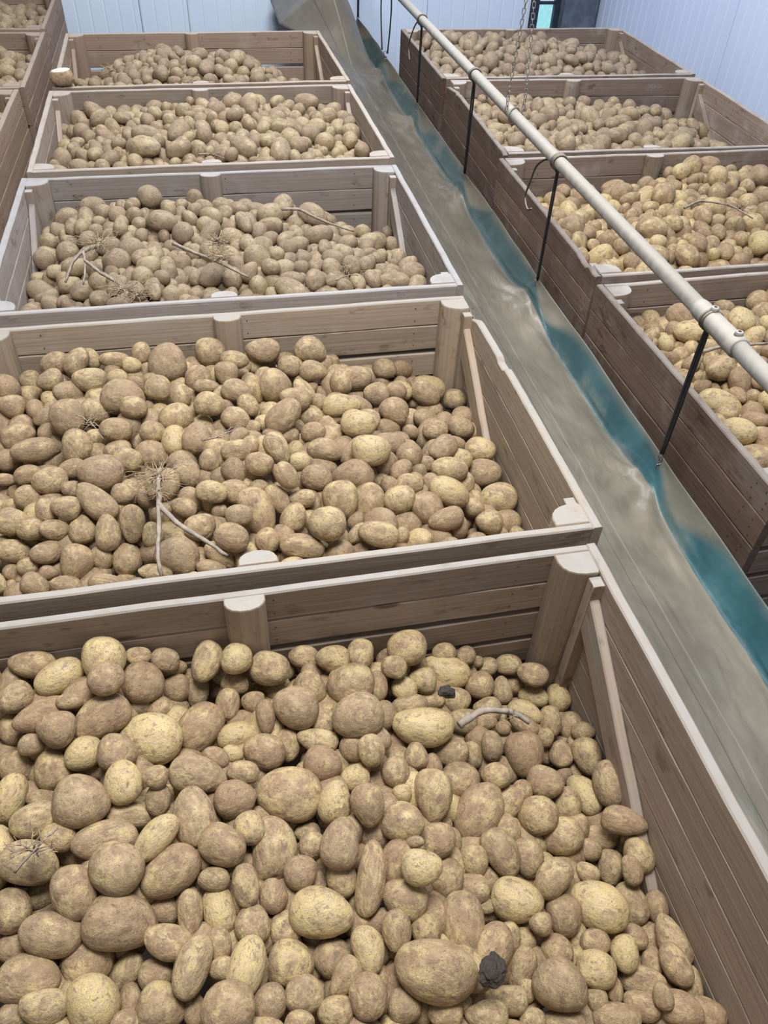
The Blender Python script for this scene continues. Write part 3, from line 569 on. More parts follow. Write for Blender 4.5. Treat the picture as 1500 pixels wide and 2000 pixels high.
# the smaller and farther potatoes: x y z inside the crate (mm, z from 300 below the rim) and one number for size, stretch and heading
HEAP = {
0: (510,620,26,10066,499,416,32,14139,190,1192,77,13985,1544,241,-139,8937,342,944,60,12951,1609,726,-164,13514,183,860,69,15097,1613,59,-209,7395,777,1204,3,10334,1192,120,-54,9413,
691,709,54,12553,1140,950,59,10076,357,391,-20,7271,1334,228,-130,7851,1177,683,29,1499,60,933,47,7607,1368,193,-141,7370,1366,253,-70,15437,1397,241,-132,11364,1589,255,-157,10855,
386,586,48,11530,1387,82,-65,18642,259,628,24,7208,1511,1110,-169,8483,244,1202,95,12027,150,730,19,6282,700,592,10,6531,1034,305,-36,8292,1723,460,-206,11927,479,1136,163,14025,
1732,955,-187,9312,1201,690,-22,11854,177,693,26,8833,1058,262,3,10112,731,450,-4,2180,1730,134,-223,8842,1528,586,-134,7495,1064,124,-87,6298,1033,73,-65,14248,834,856,40,11932,
174,574,77,10150,899,277,-35,5580,1672,139,-100,13994,790,489,22,15642,602,855,62,12200,178,810,46,9862,1126,858,7,8530,116,834,91,11275,641,366,8,7961,273,364,40,12545,
707,571,54,9337,1297,1095,-52,8448,1152,599,-28,9897,160,662,1,6031,816,372,37,16049,606,345,44,5700,1118,1075,9,11927,382,255,4,15487,649,891,48,8369,325,306,15,14840,
903,199,3,11343,1291,289,-46,20342,1246,932,-52,7271,1334,570,-110,8787,1547,295,-159,5712,1377,148,-142,6661,205,1118,80,13422,1578,69,-165,11943,1037,415,1,5003,551,257,-15,6759,
1686,414,-204,10327,1037,506,-20,13591,1307,801,-69,12267,932,212,-46,8223,453,237,-20,8459,1152,230,-70,5979,565,607,24,9899,334,463,-17,5288,1191,170,-86,9112,1044,1212,28,6755,
204,652,43,12088,867,1159,-4,6464,874,131,-3,19379,1642,781,-204,3691,704,1215,44,3170,1606,224,-113,5728,66,629,-12,10795,671,303,18,9582,672,1085,48,12534,799,772,60,11956,
1282,714,-58,7867,344,353,-18,3071,1055,1133,30,7807,1523,486,-124,7381,546,361,22,16507,1492,237,-130,10876,1098,509,-23,8566,1413,732,-104,12742,1439,976,-100,10933,490,328,-10,8922,
1138,63,-84,10122,807,648,36,16942,752,358,3,6529,598,903,45,9249,764,1041,20,11479,156,920,119,12992,763,195,-31,5219,1581,664,-165,11859,944,563,-12,10798,1066,176,-69,8804,
810,955,33,13769,634,976,33,5843,1267,193,-37,12362,714,253,8,11953,1210,810,5,10218,1477,147,-94,6034,855,251,-12,11449,1520,70,-146,11887,1503,122,-147,5727,68,703,90,11177,
1428,921,-107,10000,304,641,49,12923,1581,482,-141,11406,1201,262,19,19267,583,1098,65,7891,513,204,-3,13499,306,788,127,20172,858,795,62,5344,862,305,-10,9337,1437,192,-115,14127,
586,296,-11,3777,650,835,85,3618,893,817,21,11156,1196,258,-57,9436,1679,245,-178,7800,597,401,17,9462,1509,287,-156,1736,743,680,50,14379,1454,424,-126,6175,1215,232,-87,6601,
150,780,85,7199,1346,1024,-101,3669,1008,844,44,13609,1045,453,-22,9465,755,235,-23,3787,391,450,-7,10905,670,775,70,18483,1480,884,-107,8928,1723,178,-147,17288,282,907,42,5824,
985,191,-61,6829,1026,212,-57,5821,777,308,23,13950,1522,339,-152,4765,1138,274,-49,7365,1232,181,-102,7048,1091,225,-38,12076,275,699,42,6233,576,206,-2,11006,229,849,38,3720,
322,707,64,14463,945,789,9,9783,1208,867,-17,7698,1589,995,-160,12174,69,550,-3,13546,1629,106,-185,12900,833,572,8,12446,883,339,-28,4427,275,440,41,11820,1221,70,-77,12539,
232,599,57,7396,1495,577,-102,15207,376,171,46,17556,1416,115,-131,12386,121,954,68,11184,1654,175,-178,19570,306,420,-11,10921,385,345,-7,11390,1653,453,-194,6473,693,635,70,7440,
964,899,36,4797,1045,904,38,6869,257,894,87,9101,179,1149,139,11786,1180,540,-28,14055,137,1064,53,4813,1365,513,-118,10057,1064,354,-22,10990,445,460,29,17208,1527,164,-147,5855,
1057,690,14,11899,1152,1200,13,13381,633,292,4,8600,1334,627,-94,11855,619,796,47,8533,1253,781,-23,8031,79,779,79,13127,1646,298,-183,14203,178,1059,67,8529,128,900,53,10936,
1229,739,-20,11053,1250,1138,-19,7570,1657,881,-208,5044,446,424,-14,7362,998,937,15,14062,263,1013,59,7887,277,747,45,5719,998,357,-12,16443,1434,512,-110,12849,1501,435,-126,7226,
839,917,25,9477,1324,273,-126,6875,267,962,58,11023,716,211,-23,5655,690,979,42,11945,1733,574,-229,8795,1385,636,-106,10119,766,575,22,15241,73,885,31,7553,1158,145,-93,5443,
962,254,21,20619,546,1097,95,14156,1289,1207,15,9431,473,721,43,11665,461,375,2,10488,1141,1137,15,10865,1337,692,-82,14854,1178,1019,29,9865,1605,141,-124,10981,370,1129,131,16922,
1115,319,-30,8532,1347,1071,-82,8907,229,773,96,18278,663,658,35,9941,735,996,27,7900,922,1169,13,9948,72,1128,166,11847,1254,117,-103,8160,1091,899,14,12460,651,936,43,8983,
1697,755,-201,13929,326,1076,67,5832,139,503,53,14551,496,268,-9,10301,275,843,57,10366,1538,189,-108,6786,81,989,49,9610,1005,562,-31,6299,1083,474,-41,4098,571,952,74,19235,
503,986,71,13422,1082,1013,28,20711,1305,1215,-24,6342,1073,553,-14,10617,120,598,50,14033,1518,1019,-142,8583,1244,885,-47,7341,76,1121,93,15367,730,385,25,8062,981,1135,30,8598,
918,510,-18,9360,1172,214,-32,6240,1164,981,-24,10056,812,331,-8,4871,231,715,45,8857,1137,902,14,8126,1208,325,-37,10524,1653,513,-203,6467,1232,1208,6,8571,1122,383,-28,9314,
539,1135,141,6416,1000,1215,21,4202,451,312,47,14594,908,1112,10,10959,250,964,121,11465,585,687,76,10498,1178,756,14,9139,1614,874,-185,7336,345,432,17,4440,214,543,34,16310,
954,1213,13,5202,604,254,-2,9789,692,416,7,7058,687,363,17,9341,1694,360,-219,10322,829,1059,48,6410,1360,361,-122,7392,1191,1159,-1,12857,1194,483,-36,11901,1509,974,-119,7783,
201,906,51,7359,393,1211,142,6538,1512,651,-140,6758,1287,89,-56,11728,815,293,-22,1107,741,802,59,8891,1388,1019,-109,7632,673,850,46,8649,1689,338,-176,6091,549,435,1,8264,
885,640,20,13204,1162,655,-9,11159,716,315,24,8638,1655,637,-218,6742,1441,1039,-98,5528,1020,789,21,10603,841,355,-11,5260,65,891,89,9347,1035,257,-47,6755,1518,53,-94,3329,
1030,163,-1,19530,96,937,33,3720,306,1178,135,14826,742,851,64,9593,1394,299,-127,12418,468,803,73,20717,988,1003,11,12843,457,235,39,10954,947,95,-37,8270,82,753,16,13148,
319,263,-22,7750,1731,263,-204,11762,1441,623,-119,9991,600,1139,80,12587,1022,1172,38,8894,368,763,95,8200,524,566,9,8901,414,1047,117,17290,507,697,83,18325,1144,827,3,4447,
1330,154,-95,20660,665,1146,30,8864,154,768,33,8334,1562,103,-95,13063,1497,1154,-161,6450,577,438,33,6230,726,733,87,7129,307,356,-19,8354,1476,164,-140,8653,1454,276,-134,10402,
574,327,-9,3359,1044,603,-12,12348,356,1098,78,9612,934,706,14,12134,61,829,20,7855,537,302,-3,7870,922,439,-29,6080,282,465,-23,3794,856,457,-10,7432,1709,980,-228,11726,
1619,395,-180,8513,1149,790,9,9363,1019,140,-75,8729,193,955,63,12977,395,694,38,8385,1263,368,-78,7504,1140,1107,-12,3099,148,1148,76,10101,1601,1122,-221,9874,956,152,-57,10063,
818,704,35,11168,932,333,-32,7121,141,531,-7,10072,721,163,-30,7782,1214,583,-57,9059,825,199,-23,12072,275,507,10,14449,445,680,26,4995,749,520,3,7750,1725,1054,-242,13893,
990,690,15,14972,91,683,23,16881,1224,388,-46,9367,312,509,-16,2952,1331,446,-111,9558,1318,1197,-40,10227,1365,908,-109,8261,1135,176,-56,12137,889,1028,48,15765,1040,740,41,13619,
1084,280,-45,5663,1120,125,-84,9671,744,900,75,17866,1091,800,14,10061,424,294,-17,10178,1041,1066,22,15113,447,532,22,16987,152,1079,119,15593,542,251,37,9743,236,871,139,12048,
790,254,-3,9912,741,287,-10,3275,1558,1088,-195,7809,455,1000,73,10671,1254,1158,23,6281,1733,694,-206,11126,432,750,45,10444,1364,1134,-86,14427,1174,95,-100,3096,205,1009,62,9828,
1180,628,-42,7512,86,1028,104,20595,700,837,67,8063,369,997,78,5269,251,655,81,9860,979,444,-18,14950,661,180,20,20833,1304,391,-103,6427,112,802,31,10412,777,144,-15,13556,
1579,194,-156,9802,1102,95,-31,11599,1265,670,-60,11480,1710,902,-227,14594,346,502,-7,6752,66,529,65,10816,176,728,69,11947,671,1215,94,4494,1560,619,-149,10827,392,798,54,11372,
748,105,34,10567,1268,1182,-19,3617,1482,329,-143,7048,307,233,29,11411,1467,1190,-119,10077,1153,331,-41,5405,948,639,32,6848,1119,956,0,14879,1204,977,-37,7268,1405,446,-117,9940,
233,1040,118,13838,241,1196,171,12881,1269,754,-54,5307,1487,710,-125,12043,239,593,7,6296,811,1160,12,14042,287,1059,73,9433,1464,78,-118,14639,1091,430,-23,10914,412,391,-17,7772,
1169,717,-2,8926,1202,926,-28,10312,1584,773,-169,5979,1627,964,-202,7520,441,1103,99,13501,156,992,93,7352,1397,392,-121,9858,789,1208,58,7691,1266,167,-107,4987,394,393,37,10378,
),
1: (715,358,47,6225,1485,150,-52,5319,1222,227,4,14188,1195,148,35,8904,1103,952,123,11106,1017,573,100,3701,1322,805,39,11553,114,235,-44,7311,460,774,115,14125,735,1177,125,15090,
1248,582,53,13156,1268,249,-28,11591,1602,1040,-54,13079,1585,458,-72,8021,559,1133,153,10740,921,1039,154,7799,144,1156,96,13327,805,558,133,10731,1041,536,103,11828,61,406,0,6235,
375,901,121,8750,82,276,-42,3718,663,1077,152,9620,146,946,95,20606,1436,65,-45,6583,252,1209,185,16471,277,221,-3,6718,1556,907,3,12784,108,735,14,6741,83,882,82,20526,
1602,444,-17,10342,565,533,100,10942,308,984,142,10864,1046,201,29,8878,972,730,143,5907,888,305,69,8152,267,849,93,9388,1446,755,13,6759,1723,970,-54,15933,948,906,121,6426,
1009,492,101,5025,597,243,26,12433,361,955,155,15134,796,1144,133,9837,1569,296,-24,9294,1208,1020,122,10098,1468,536,37,9337,1719,422,-88,18993,1135,578,53,6222,856,114,30,8537,
1368,1102,19,3122,1397,594,42,8355,1002,357,51,11865,1537,53,-118,3109,472,1069,195,9295,480,714,157,13325,1482,200,-28,12516,572,339,54,12265,1193,877,88,14978,1071,662,89,9030,
1146,298,8,7713,610,959,166,12057,1261,364,39,20393,291,331,16,11136,1057,68,11,5892,482,286,7,8785,1610,386,-98,6915,298,262,2,7227,1439,571,51,7550,904,1102,142,4655,
811,1100,146,7983,726,120,93,12311,1083,57,44,3277,1113,231,66,13503,900,105,23,5964,927,285,31,8844,1466,108,-41,7084,59,188,-59,6801,55,314,-29,4834,524,1177,143,9957,
65,500,20,10556,960,801,142,9000,221,1201,115,8328,50,364,-16,2909,820,809,126,14448,312,422,67,13140,1305,53,-49,4934,1619,89,-179,11288,1483,932,-12,14725,654,729,164,14024,
1660,603,-89,7761,1515,688,34,11559,1528,1221,27,10659,896,616,127,11722,1334,227,-27,9019,640,63,23,9335,519,663,105,11833,1152,895,140,6332,1437,336,-13,16340,857,517,122,10076,
677,198,46,10620,1284,1161,76,10754,338,661,146,9559,394,484,90,7388,462,501,98,11994,602,512,79,8521,1648,301,-97,12065,999,211,39,10935,451,1180,156,9105,249,269,-1,8772,
665,344,88,10451,1132,1007,122,4946,1473,825,27,7265,342,157,-1,7226,62,448,18,8062,270,577,89,13780,1216,954,100,11305,1415,622,94,13327,1260,281,16,4710,1637,939,-37,13265,
761,761,151,7573,241,1052,139,8296,376,58,47,5906,1101,60,5,7196,1511,348,5,12940,1242,161,7,10812,126,333,25,5008,1715,677,-77,14978,998,1169,122,8948,1309,290,-24,13404,
1038,374,88,7218,1190,379,55,7761,439,458,70,3309,157,326,-8,5359,900,724,129,11065,415,727,143,9889,1085,384,82,5807,758,393,87,12612,843,1057,188,9798,505,822,163,14178,
1381,1214,18,14095,758,575,123,12574,164,373,14,7800,1407,136,-52,3398,1032,745,129,7191,1746,721,-93,3303,789,980,127,4227,551,625,90,6195,707,997,149,11368,84,1007,100,20906,
739,232,77,7579,342,243,2,8350,1502,264,-31,12700,1091,705,85,8316,1382,859,23,12170,243,332,9,7872,985,865,128,16038,1443,1165,-13,10744,709,293,49,13516,620,400,69,12635,
1116,864,108,14497,1358,133,-26,12017,1323,497,76,8309,719,558,91,5198,1321,89,-32,10870,219,158,-17,9454,686,877,154,14244,195,1003,141,9100,215,462,40,9763,232,741,66,9994,
189,806,68,9846,1646,441,-75,18041,963,57,21,6854,1342,182,-39,3455,1512,1144,-5,12852,975,1022,165,13495,1237,1086,109,13026,827,164,68,19772,91,666,22,16736,1064,837,90,8202,
1072,1221,117,7062,1733,824,-84,10805,1353,680,103,15182,919,512,117,7739,589,1060,169,12341,1324,317,24,7350,435,151,24,15152,1146,60,-11,5268,890,668,164,8201,86,358,-2,8734,
1670,367,-97,12342,1113,1048,132,8926,1203,302,0,13520,748,179,51,16952,909,770,155,6252,451,346,13,5139,1574,155,-110,9307,1333,604,72,15736,259,502,83,19787,475,637,104,8374,
456,230,-1,8080,1199,74,-17,10022,478,414,67,13193,408,524,112,11453,80,541,-1,8642,1248,641,102,19559,1392,63,-41,8314,1159,807,87,12012,1046,913,124,15460,1738,894,-57,8465,
985,546,127,10165,242,689,77,10493,508,560,109,13948,1653,164,-122,10877,1108,321,42,14513,1104,927,172,10085,973,257,63,8402,1622,555,-61,14871,399,286,16,15684,134,453,50,4813,
874,383,63,10432,1548,98,-105,8336,420,965,187,12555,1311,828,97,13020,443,918,132,12425,545,410,58,7948,219,217,-1,12861,1047,871,98,9153,151,696,23,10115,1107,386,38,10276,
341,375,30,8915,953,315,85,12948,540,100,5,7761,1662,236,-131,15952,571,914,172,4782,62,234,-33,8118,809,454,83,5642,880,275,24,5760,1320,713,47,12522,1420,487,31,10129,
302,156,-12,3968,202,349,7,6737,121,128,-14,8066,1736,142,-218,10304,880,559,148,15324,569,147,36,17136,631,494,115,9028,826,941,156,15039,1091,457,72,13282,1462,1029,66,10822,
1461,609,49,8100,152,606,56,8540,1197,693,96,13850,652,242,38,12395,697,478,127,11936,1574,573,-4,15751,1631,1151,-21,16795,1056,263,47,12774,1052,460,86,13260,1293,901,110,8659,
362,60,-5,6302,1724,226,-158,16052,903,1145,143,6060,1186,321,54,6034,1199,1143,126,11922,613,893,152,12022,402,815,145,5790,231,1127,87,9798,1553,1095,-29,8904,1547,1200,-57,20690,
241,939,155,7050,453,49,-12,1866,846,1148,134,7317,1606,638,30,13390,564,681,93,9539,1423,807,6,10012,1043,705,94,7706,1369,552,90,9413,319,992,202,13726,1244,1208,97,8665,
263,794,85,10339,1734,331,-82,10234,155,100,-62,4300,859,715,172,5445,1352,58,-51,4249,1409,539,46,9052,1394,985,20,5970,169,235,-21,8414,885,121,82,8367,60,1118,65,6650,
738,450,77,8006,192,286,4,12344,948,666,136,12082,740,845,131,12974,1563,510,-28,12152,192,116,-35,11220,262,1145,136,14043,1576,58,-148,6517,704,781,150,9759,1616,150,-70,8677,
1292,190,6,8284,1257,67,-24,11828,1495,1087,26,10963,420,418,55,6081,554,201,45,9644,531,1046,171,10163,115,479,11,9310,801,717,161,8280,1518,105,-63,9828,849,292,55,10678,
598,449,92,9659,1308,555,45,9006,777,481,116,14166,1546,828,2,20634,282,1081,139,6002,60,130,-61,7221,135,276,-20,9267,176,496,24,9302,1523,60,-85,7844,1463,232,26,10393,
1163,743,108,11666,665,447,85,9912,931,940,185,9210,245,56,-32,6295,698,1141,157,9287,581,845,172,8920,798,638,149,20666,1318,1056,30,7375,1545,154,-55,10852,484,473,72,3973,
407,1053,165,14194,1095,1115,162,8976,254,643,89,10032,841,232,60,12730,1639,115,-136,8091,508,1104,153,12148,1481,64,-57,8817,686,53,14,4166,1406,102,-53,3219,400,450,69,5135,
1627,498,-33,6949,260,1008,140,4494,310,896,130,15518,964,507,107,6806,1616,758,2,10502,944,1172,148,10021,1683,123,-223,3665,752,382,50,5784,1124,625,74,12422,547,799,118,13905,
659,977,147,6760,908,156,40,13647,1588,239,-59,15119,317,200,-1,5755,84,1129,150,19036,531,192,89,4680,449,1228,123,7118,1173,998,110,1488,823,866,167,9229,1059,751,88,8906,
248,902,109,12400,898,463,147,9831,672,659,122,16571,1349,380,8,17521,
),
2: (824,1075,205,11398,517,609,160,8086,896,535,157,7427,1224,668,187,9994,1344,396,109,8247,1735,134,35,8197,545,521,171,8826,1488,60,30,5708,1733,775,12,9383,1144,636,150,15455,
514,245,100,11059,1086,100,64,6701,746,476,140,7716,1724,350,48,16038,299,425,151,13961,1051,650,179,17583,99,571,41,7030,1605,321,43,8049,584,806,169,9817,1301,1142,108,14452,
869,860,154,8892,399,304,107,11913,1628,419,45,4297,525,374,156,10208,501,669,189,20605,464,500,165,7845,795,719,196,6555,232,686,130,11874,304,823,188,10834,1230,802,139,12791,
1731,301,-5,12701,854,511,162,8381,1392,57,34,5691,1071,931,155,5973,1124,61,67,6838,1173,606,207,8462,529,310,195,11408,133,728,55,12574,531,1091,200,7952,282,283,64,12929,
445,71,107,7368,1237,350,108,10910,1737,1130,10,8265,1077,1054,182,12699,114,798,41,10826,1164,195,106,13238,883,276,155,9178,501,454,175,12344,1229,913,128,11830,989,547,176,11493,
271,609,164,13471,1522,826,38,10850,503,1016,254,8841,256,398,96,11099,1118,859,185,16796,1253,343,179,14464,100,817,107,15383,1519,543,124,10228,196,753,80,11898,210,442,95,6417,
347,253,89,15413,376,448,171,14443,1589,377,58,10772,1628,99,25,11794,1243,66,76,10156,212,123,82,10735,575,481,218,12934,436,353,126,4906,782,1190,181,14846,1556,708,102,8910,
357,1112,165,16495,1505,308,55,6185,657,337,145,14518,76,314,30,13086,741,238,149,9621,1387,1031,135,13954,781,1021,217,10246,894,291,106,8459,639,551,169,14399,901,1108,189,14358,
70,928,12,6474,966,331,132,8230,791,563,154,9907,1007,874,178,18287,894,340,124,5023,220,1010,170,8887,1071,148,69,9759,1148,850,132,7434,798,392,130,7776,1360,546,168,13127,
876,104,68,6323,852,952,211,14215,1478,607,123,17002,352,188,137,7820,1388,172,44,9540,627,780,153,5718,201,632,103,8399,719,1087,216,8205,346,65,69,9907,1611,394,122,15810,
772,299,107,7216,1596,562,79,14235,1621,823,19,10425,72,884,14,6982,63,606,6,4435,581,83,73,11093,1352,292,88,12326,1409,882,84,15511,75,148,41,14903,871,213,123,9262,
1485,345,64,2949,1397,1061,76,10335,713,681,144,7723,948,711,182,5283,1175,52,57,4554,1407,320,74,4170,1355,908,120,12598,1709,1074,-44,12247,831,600,140,5205,1233,1180,107,18082,
773,672,161,15475,341,870,145,4764,114,935,138,10383,743,415,131,7436,1409,683,115,17020,281,445,91,7511,1002,139,98,17661,447,373,189,10138,1627,174,56,16879,416,850,183,12059,
404,914,191,8926,750,887,166,10695,449,1196,156,11565,273,308,119,7297,392,977,183,8085,313,336,78,5632,1391,424,117,10141,219,205,90,13130,1307,238,144,12869,542,584,205,11017,
1170,897,148,9393,677,951,176,13079,721,790,145,5059,683,1148,167,10096,1344,209,79,18033,1553,308,43,8589,915,379,192,14596,110,901,69,20131,1017,347,161,15982,669,638,156,9855,
1044,572,175,11452,1394,495,119,9998,1293,320,111,17225,228,153,19,12840,1264,530,115,8311,1293,582,128,9655,710,363,139,8511,1166,88,73,9393,1445,466,114,8530,177,929,115,3671,
918,92,64,6707,1564,796,89,13508,455,925,210,8819,1163,566,156,13041,289,1014,189,15274,394,103,82,12027,1489,216,39,8297,1147,1129,147,11097,304,717,162,11034,1617,458,107,10600,
951,62,61,5661,1479,689,94,11951,996,710,199,8200,1256,693,122,8638,541,806,203,6797,359,731,129,9114,1311,1041,126,11106,1291,927,121,11830,1246,741,142,11390,989,220,126,8533,
1127,502,166,13407,691,510,147,8391,399,722,194,12618,1526,198,28,5956,613,861,176,10016,633,66,83,11002,495,857,190,9782,1442,63,44,8892,861,261,91,6936,1515,258,40,7324,
582,1108,177,12053,365,809,147,10013,923,581,183,12653,451,274,158,9999,637,798,196,7700,1138,697,133,9407,584,660,173,15586,703,728,145,6256,1616,624,64,10293,1664,462,56,9676,
1033,488,206,20856,269,606,90,8352,957,927,179,8893,1730,225,-23,8600,992,71,71,10401,893,469,168,11323,511,107,122,13139,1533,394,74,5969,581,1035,196,10382,1080,378,158,12385,
66,149,-38,11481,678,887,183,12196,555,864,179,6791,1444,1080,29,11219,672,824,162,9036,1011,233,77,8897,818,95,74,7905,970,410,153,4755,1026,1129,155,16656,549,766,159,6781,
1616,938,44,20234,79,398,62,17718,629,405,202,8908,1732,200,30,10840,350,539,163,10235,1492,1137,46,8342,325,584,125,8586,876,606,152,8784,1342,456,169,14984,703,576,163,12532,
1566,220,69,8018,1188,257,95,11307,983,375,218,9524,1111,501,230,8908,980,452,168,7859,146,529,75,7954,507,950,229,11505,123,1094,91,12691,317,532,116,5698,397,171,95,13750,
1081,58,69,6335,93,651,36,17227,962,659,168,11624,134,239,39,17923,1503,493,162,8837,1449,1202,53,8462,858,680,165,16049,1674,1061,11,11911,597,375,153,12393,1686,753,29,4538,
847,152,63,3213,918,1027,194,11852,215,905,145,8518,695,70,98,12670,470,390,142,3410,469,292,105,10839,1727,953,22,11859,1182,491,128,6325,1383,340,123,14195,771,806,158,10302,
193,57,-4,7455,1524,344,59,3705,1245,988,131,15524,476,804,176,10875,836,791,206,13786,1058,801,196,11976,1670,1027,-46,8672,278,830,119,4696,1026,285,108,11744,1729,895,-4,7972,
198,275,92,13394,904,959,154,13407,907,816,149,13198,1199,299,138,8223,437,979,222,12963,630,707,149,7719,1056,239,138,8001,158,1011,148,11355,923,1172,159,9170,598,319,126,11348,
858,759,146,9331,138,433,27,9939,168,468,62,12712,191,959,150,7269,253,783,105,9750,551,1189,177,16074,785,932,164,8313,802,504,153,8606,358,653,133,11459,1444,368,144,8528,
481,337,145,13363,1213,485,167,8734,766,421,179,9540,1581,605,128,7011,525,893,211,8169,1123,437,189,13655,852,138,120,14924,1654,599,91,5438,252,64,42,9909,607,233,77,4725,
96,977,62,17388,343,343,113,9955,1124,943,213,16586,75,1118,12,15290,1570,485,78,8589,803,228,119,16622,319,183,79,15984,721,781,215,16532,69,747,39,12412,431,427,192,5722,
136,483,22,5779,1488,138,48,12057,1024,68,130,11603,1274,115,57,8225,563,227,91,8118,661,999,233,11797,948,373,144,6103,381,586,151,6376,755,930,217,9987,413,627,164,11514,
827,317,136,17958,1098,600,182,7035,535,301,124,13409,1028,421,172,11670,740,214,89,7852,524,64,68,9262,1519,465,112,11151,1068,317,132,10926,488,113,63,7696,828,599,205,16084,
1704,355,119,13581,390,415,137,3932,674,760,160,8611,698,451,145,9777,556,411,193,14771,1074,206,88,14734,638,189,95,12254,1181,1002,137,3473,645,121,70,8538,1602,86,94,17488,
175,169,39,6510,1333,794,164,17226,1709,461,126,16577,390,57,55,3737,1084,131,130,13005,190,410,48,9835,1306,97,37,2376,1398,106,48,11385,997,810,235,11216,439,565,194,17639,
1288,62,43,3907,582,1083,256,20889,1300,728,108,12849,786,79,132,10118,1121,236,123,6227,1571,101,22,2821,318,837,134,5792,1471,801,116,14537,474,60,63,7214,241,1099,151,5488,
748,525,142,8531,877,373,141,9750,465,175,79,13929,347,128,63,8798,1688,654,98,10978,153,847,54,5743,1077,399,221,9863,1187,388,122,9922,370,1006,234,9290,468,241,78,8293,
822,883,200,12907,1646,678,55,9498,1420,584,167,12372,1550,140,50,12476,585,191,71,7721,847,100,56,1480,1120,98,95,6246,926,869,188,9684,1433,143,34,6692,1326,973,111,6594,
650,411,148,10343,347,960,210,5775,500,521,162,6480,1186,1069,129,8392,793,147,87,11729,862,416,145,8069,592,317,192,8669,304,1179,182,20566,338,914,175,12979,1223,606,139,17516,
517,1041,205,4431,287,488,116,10907,1040,77,65,8537,1398,269,66,10002,1458,273,60,12629,1342,374,163,8965,647,476,173,13500,637,115,127,10126,291,361,105,4907,1513,391,140,11472,
1405,955,86,14495,1097,285,99,8610,762,349,135,12926,568,920,200,9399,538,173,128,11906,1250,1070,127,15914,673,699,147,4859,744,1137,167,10043,305,89,50,7310,1602,265,35,10652,
185,62,50,7908,661,282,106,10499,1612,673,107,8401,1679,801,20,8170,554,147,70,9784,1259,48,42,1670,1739,140,-22,9881,944,262,145,9231,710,1012,185,12092,334,405,110,6106,
417,1082,192,10554,1533,910,60,7636,380,334,157,11678,944,506,185,13557,764,62,75,9546,950,131,65,8396,1435,300,118,7753,157,966,123,4302,1208,440,126,10297,758,605,142,6767,
1242,474,115,9159,1187,950,137,6746,1343,70,45,10393,724,117,83,9555,1214,209,75,7439,164,105,-21,8798,1296,649,114,12386,1221,111,79,8568,183,1154,140,20588,719,629,144,7842,
76,513,27,12963,1657,881,-8,12659,714,305,123,11899,965,195,67,7820,223,567,75,13523,530,799,156,3474,693,400,129,6405,1052,991,177,12862,1107,742,184,10057,416,243,81,10346,
927,218,103,13281,186,678,52,11223,283,108,103,10433,1143,150,84,11228,1367,757,103,13100,592,741,161,9343,281,877,145,8790,1579,59,31,6944,1444,192,42,9769,1277,497,163,10253,
1709,545,111,13509,979,1068,189,13780,1232,251,134,8883,426,483,195,6876,1556,297,110,14276,140,136,29,10188,537,108,55,3283,553,981,214,8367,166,698,106,8014,345,490,137,8214,
884,201,73,6724,1478,373,94,9300,1687,159,-11,13265,276,910,207,8853,1176,721,187,10697,278,931,157,7318,1348,690,152,9668,1347,80,110,13189,452,839,231,9032,1667,305,19,14881,
1199,1050,198,17672,957,778,174,18915,426,57,62,5293,597,591,165,5119,1587,1021,64,12815,228,502,66,10703,420,806,155,7332,513,564,157,5506,459,1045,223,9517,1520,77,71,5386,
828,388,202,15629,163,1064,128,6240,1429,1135,72,8542,755,740,158,10718,1652,219,2,14938,1429,460,177,14856,185,621,44,10882,207,838,125,17942,1525,81,29,5516,122,161,-28,14600,
69,221,13,12048,1287,407,128,14527,1635,513,101,9576,1331,136,62,12989,607,247,134,10195,963,1008,151,10086,1734,1128,-50,9888,1540,1087,12,10141,1660,373,55,12574,1202,162,72,8305,
1000,610,222,10951,281,127,43,10117,1159,363,172,13788,983,605,162,9883,237,534,129,10501,1506,999,77,11406,1725,423,66,12073,846,558,150,7271,145,333,65,16938,232,950,172,7595,
251,342,69,13923,1422,211,95,9860,906,142,87,10161,
),
3: (1177,539,207,12077,943,1140,226,13941,1645,490,120,12063,595,361,183,9331,1508,508,132,7263,1516,217,101,7056,1626,682,141,9597,984,819,257,11976,413,867,171,10917,1423,179,115,6754,
1053,372,249,18379,318,792,177,16688,1541,478,116,4709,1189,656,245,14349,454,649,230,12176,1730,588,125,12470,355,156,112,7635,1361,985,204,13621,1618,624,131,11901,253,929,162,6249,
1469,697,204,15435,1002,187,161,18851,1705,130,139,5893,719,611,257,18829,1402,61,114,7727,1053,495,246,16256,1033,67,123,12042,802,1179,244,5708,771,1043,212,10198,1434,839,191,17972,
1495,311,151,15726,362,285,161,8579,292,154,101,5850,409,228,170,8909,784,827,228,11448,1140,955,268,17680,604,1066,223,7880,613,450,199,10700,847,245,151,10427,613,180,175,11024,
1652,806,174,9110,409,137,138,13229,1213,239,130,10923,1126,468,240,14528,289,873,178,13046,641,695,199,12651,621,829,202,17528,1610,1181,154,11253,859,1131,241,7560,93,399,128,19171,
648,333,164,7520,1680,623,178,16324,762,381,185,12910,65,197,82,9936,147,453,133,6467,1451,59,107,6177,85,825,129,12362,1010,122,136,12987,1293,627,260,15234,845,104,116,4876,
1262,63,115,9336,1066,109,108,5706,964,490,195,11582,826,1145,200,8486,1373,134,134,15765,352,412,138,6403,221,541,153,16304,542,671,239,15945,683,321,200,7697,1567,509,113,5515,
873,366,175,11494,1688,541,116,10349,459,846,210,11378,1105,854,220,10023,1167,338,191,14263,249,978,161,4374,712,1060,200,10797,1644,310,147,9040,943,387,203,20889,238,1074,164,8149,
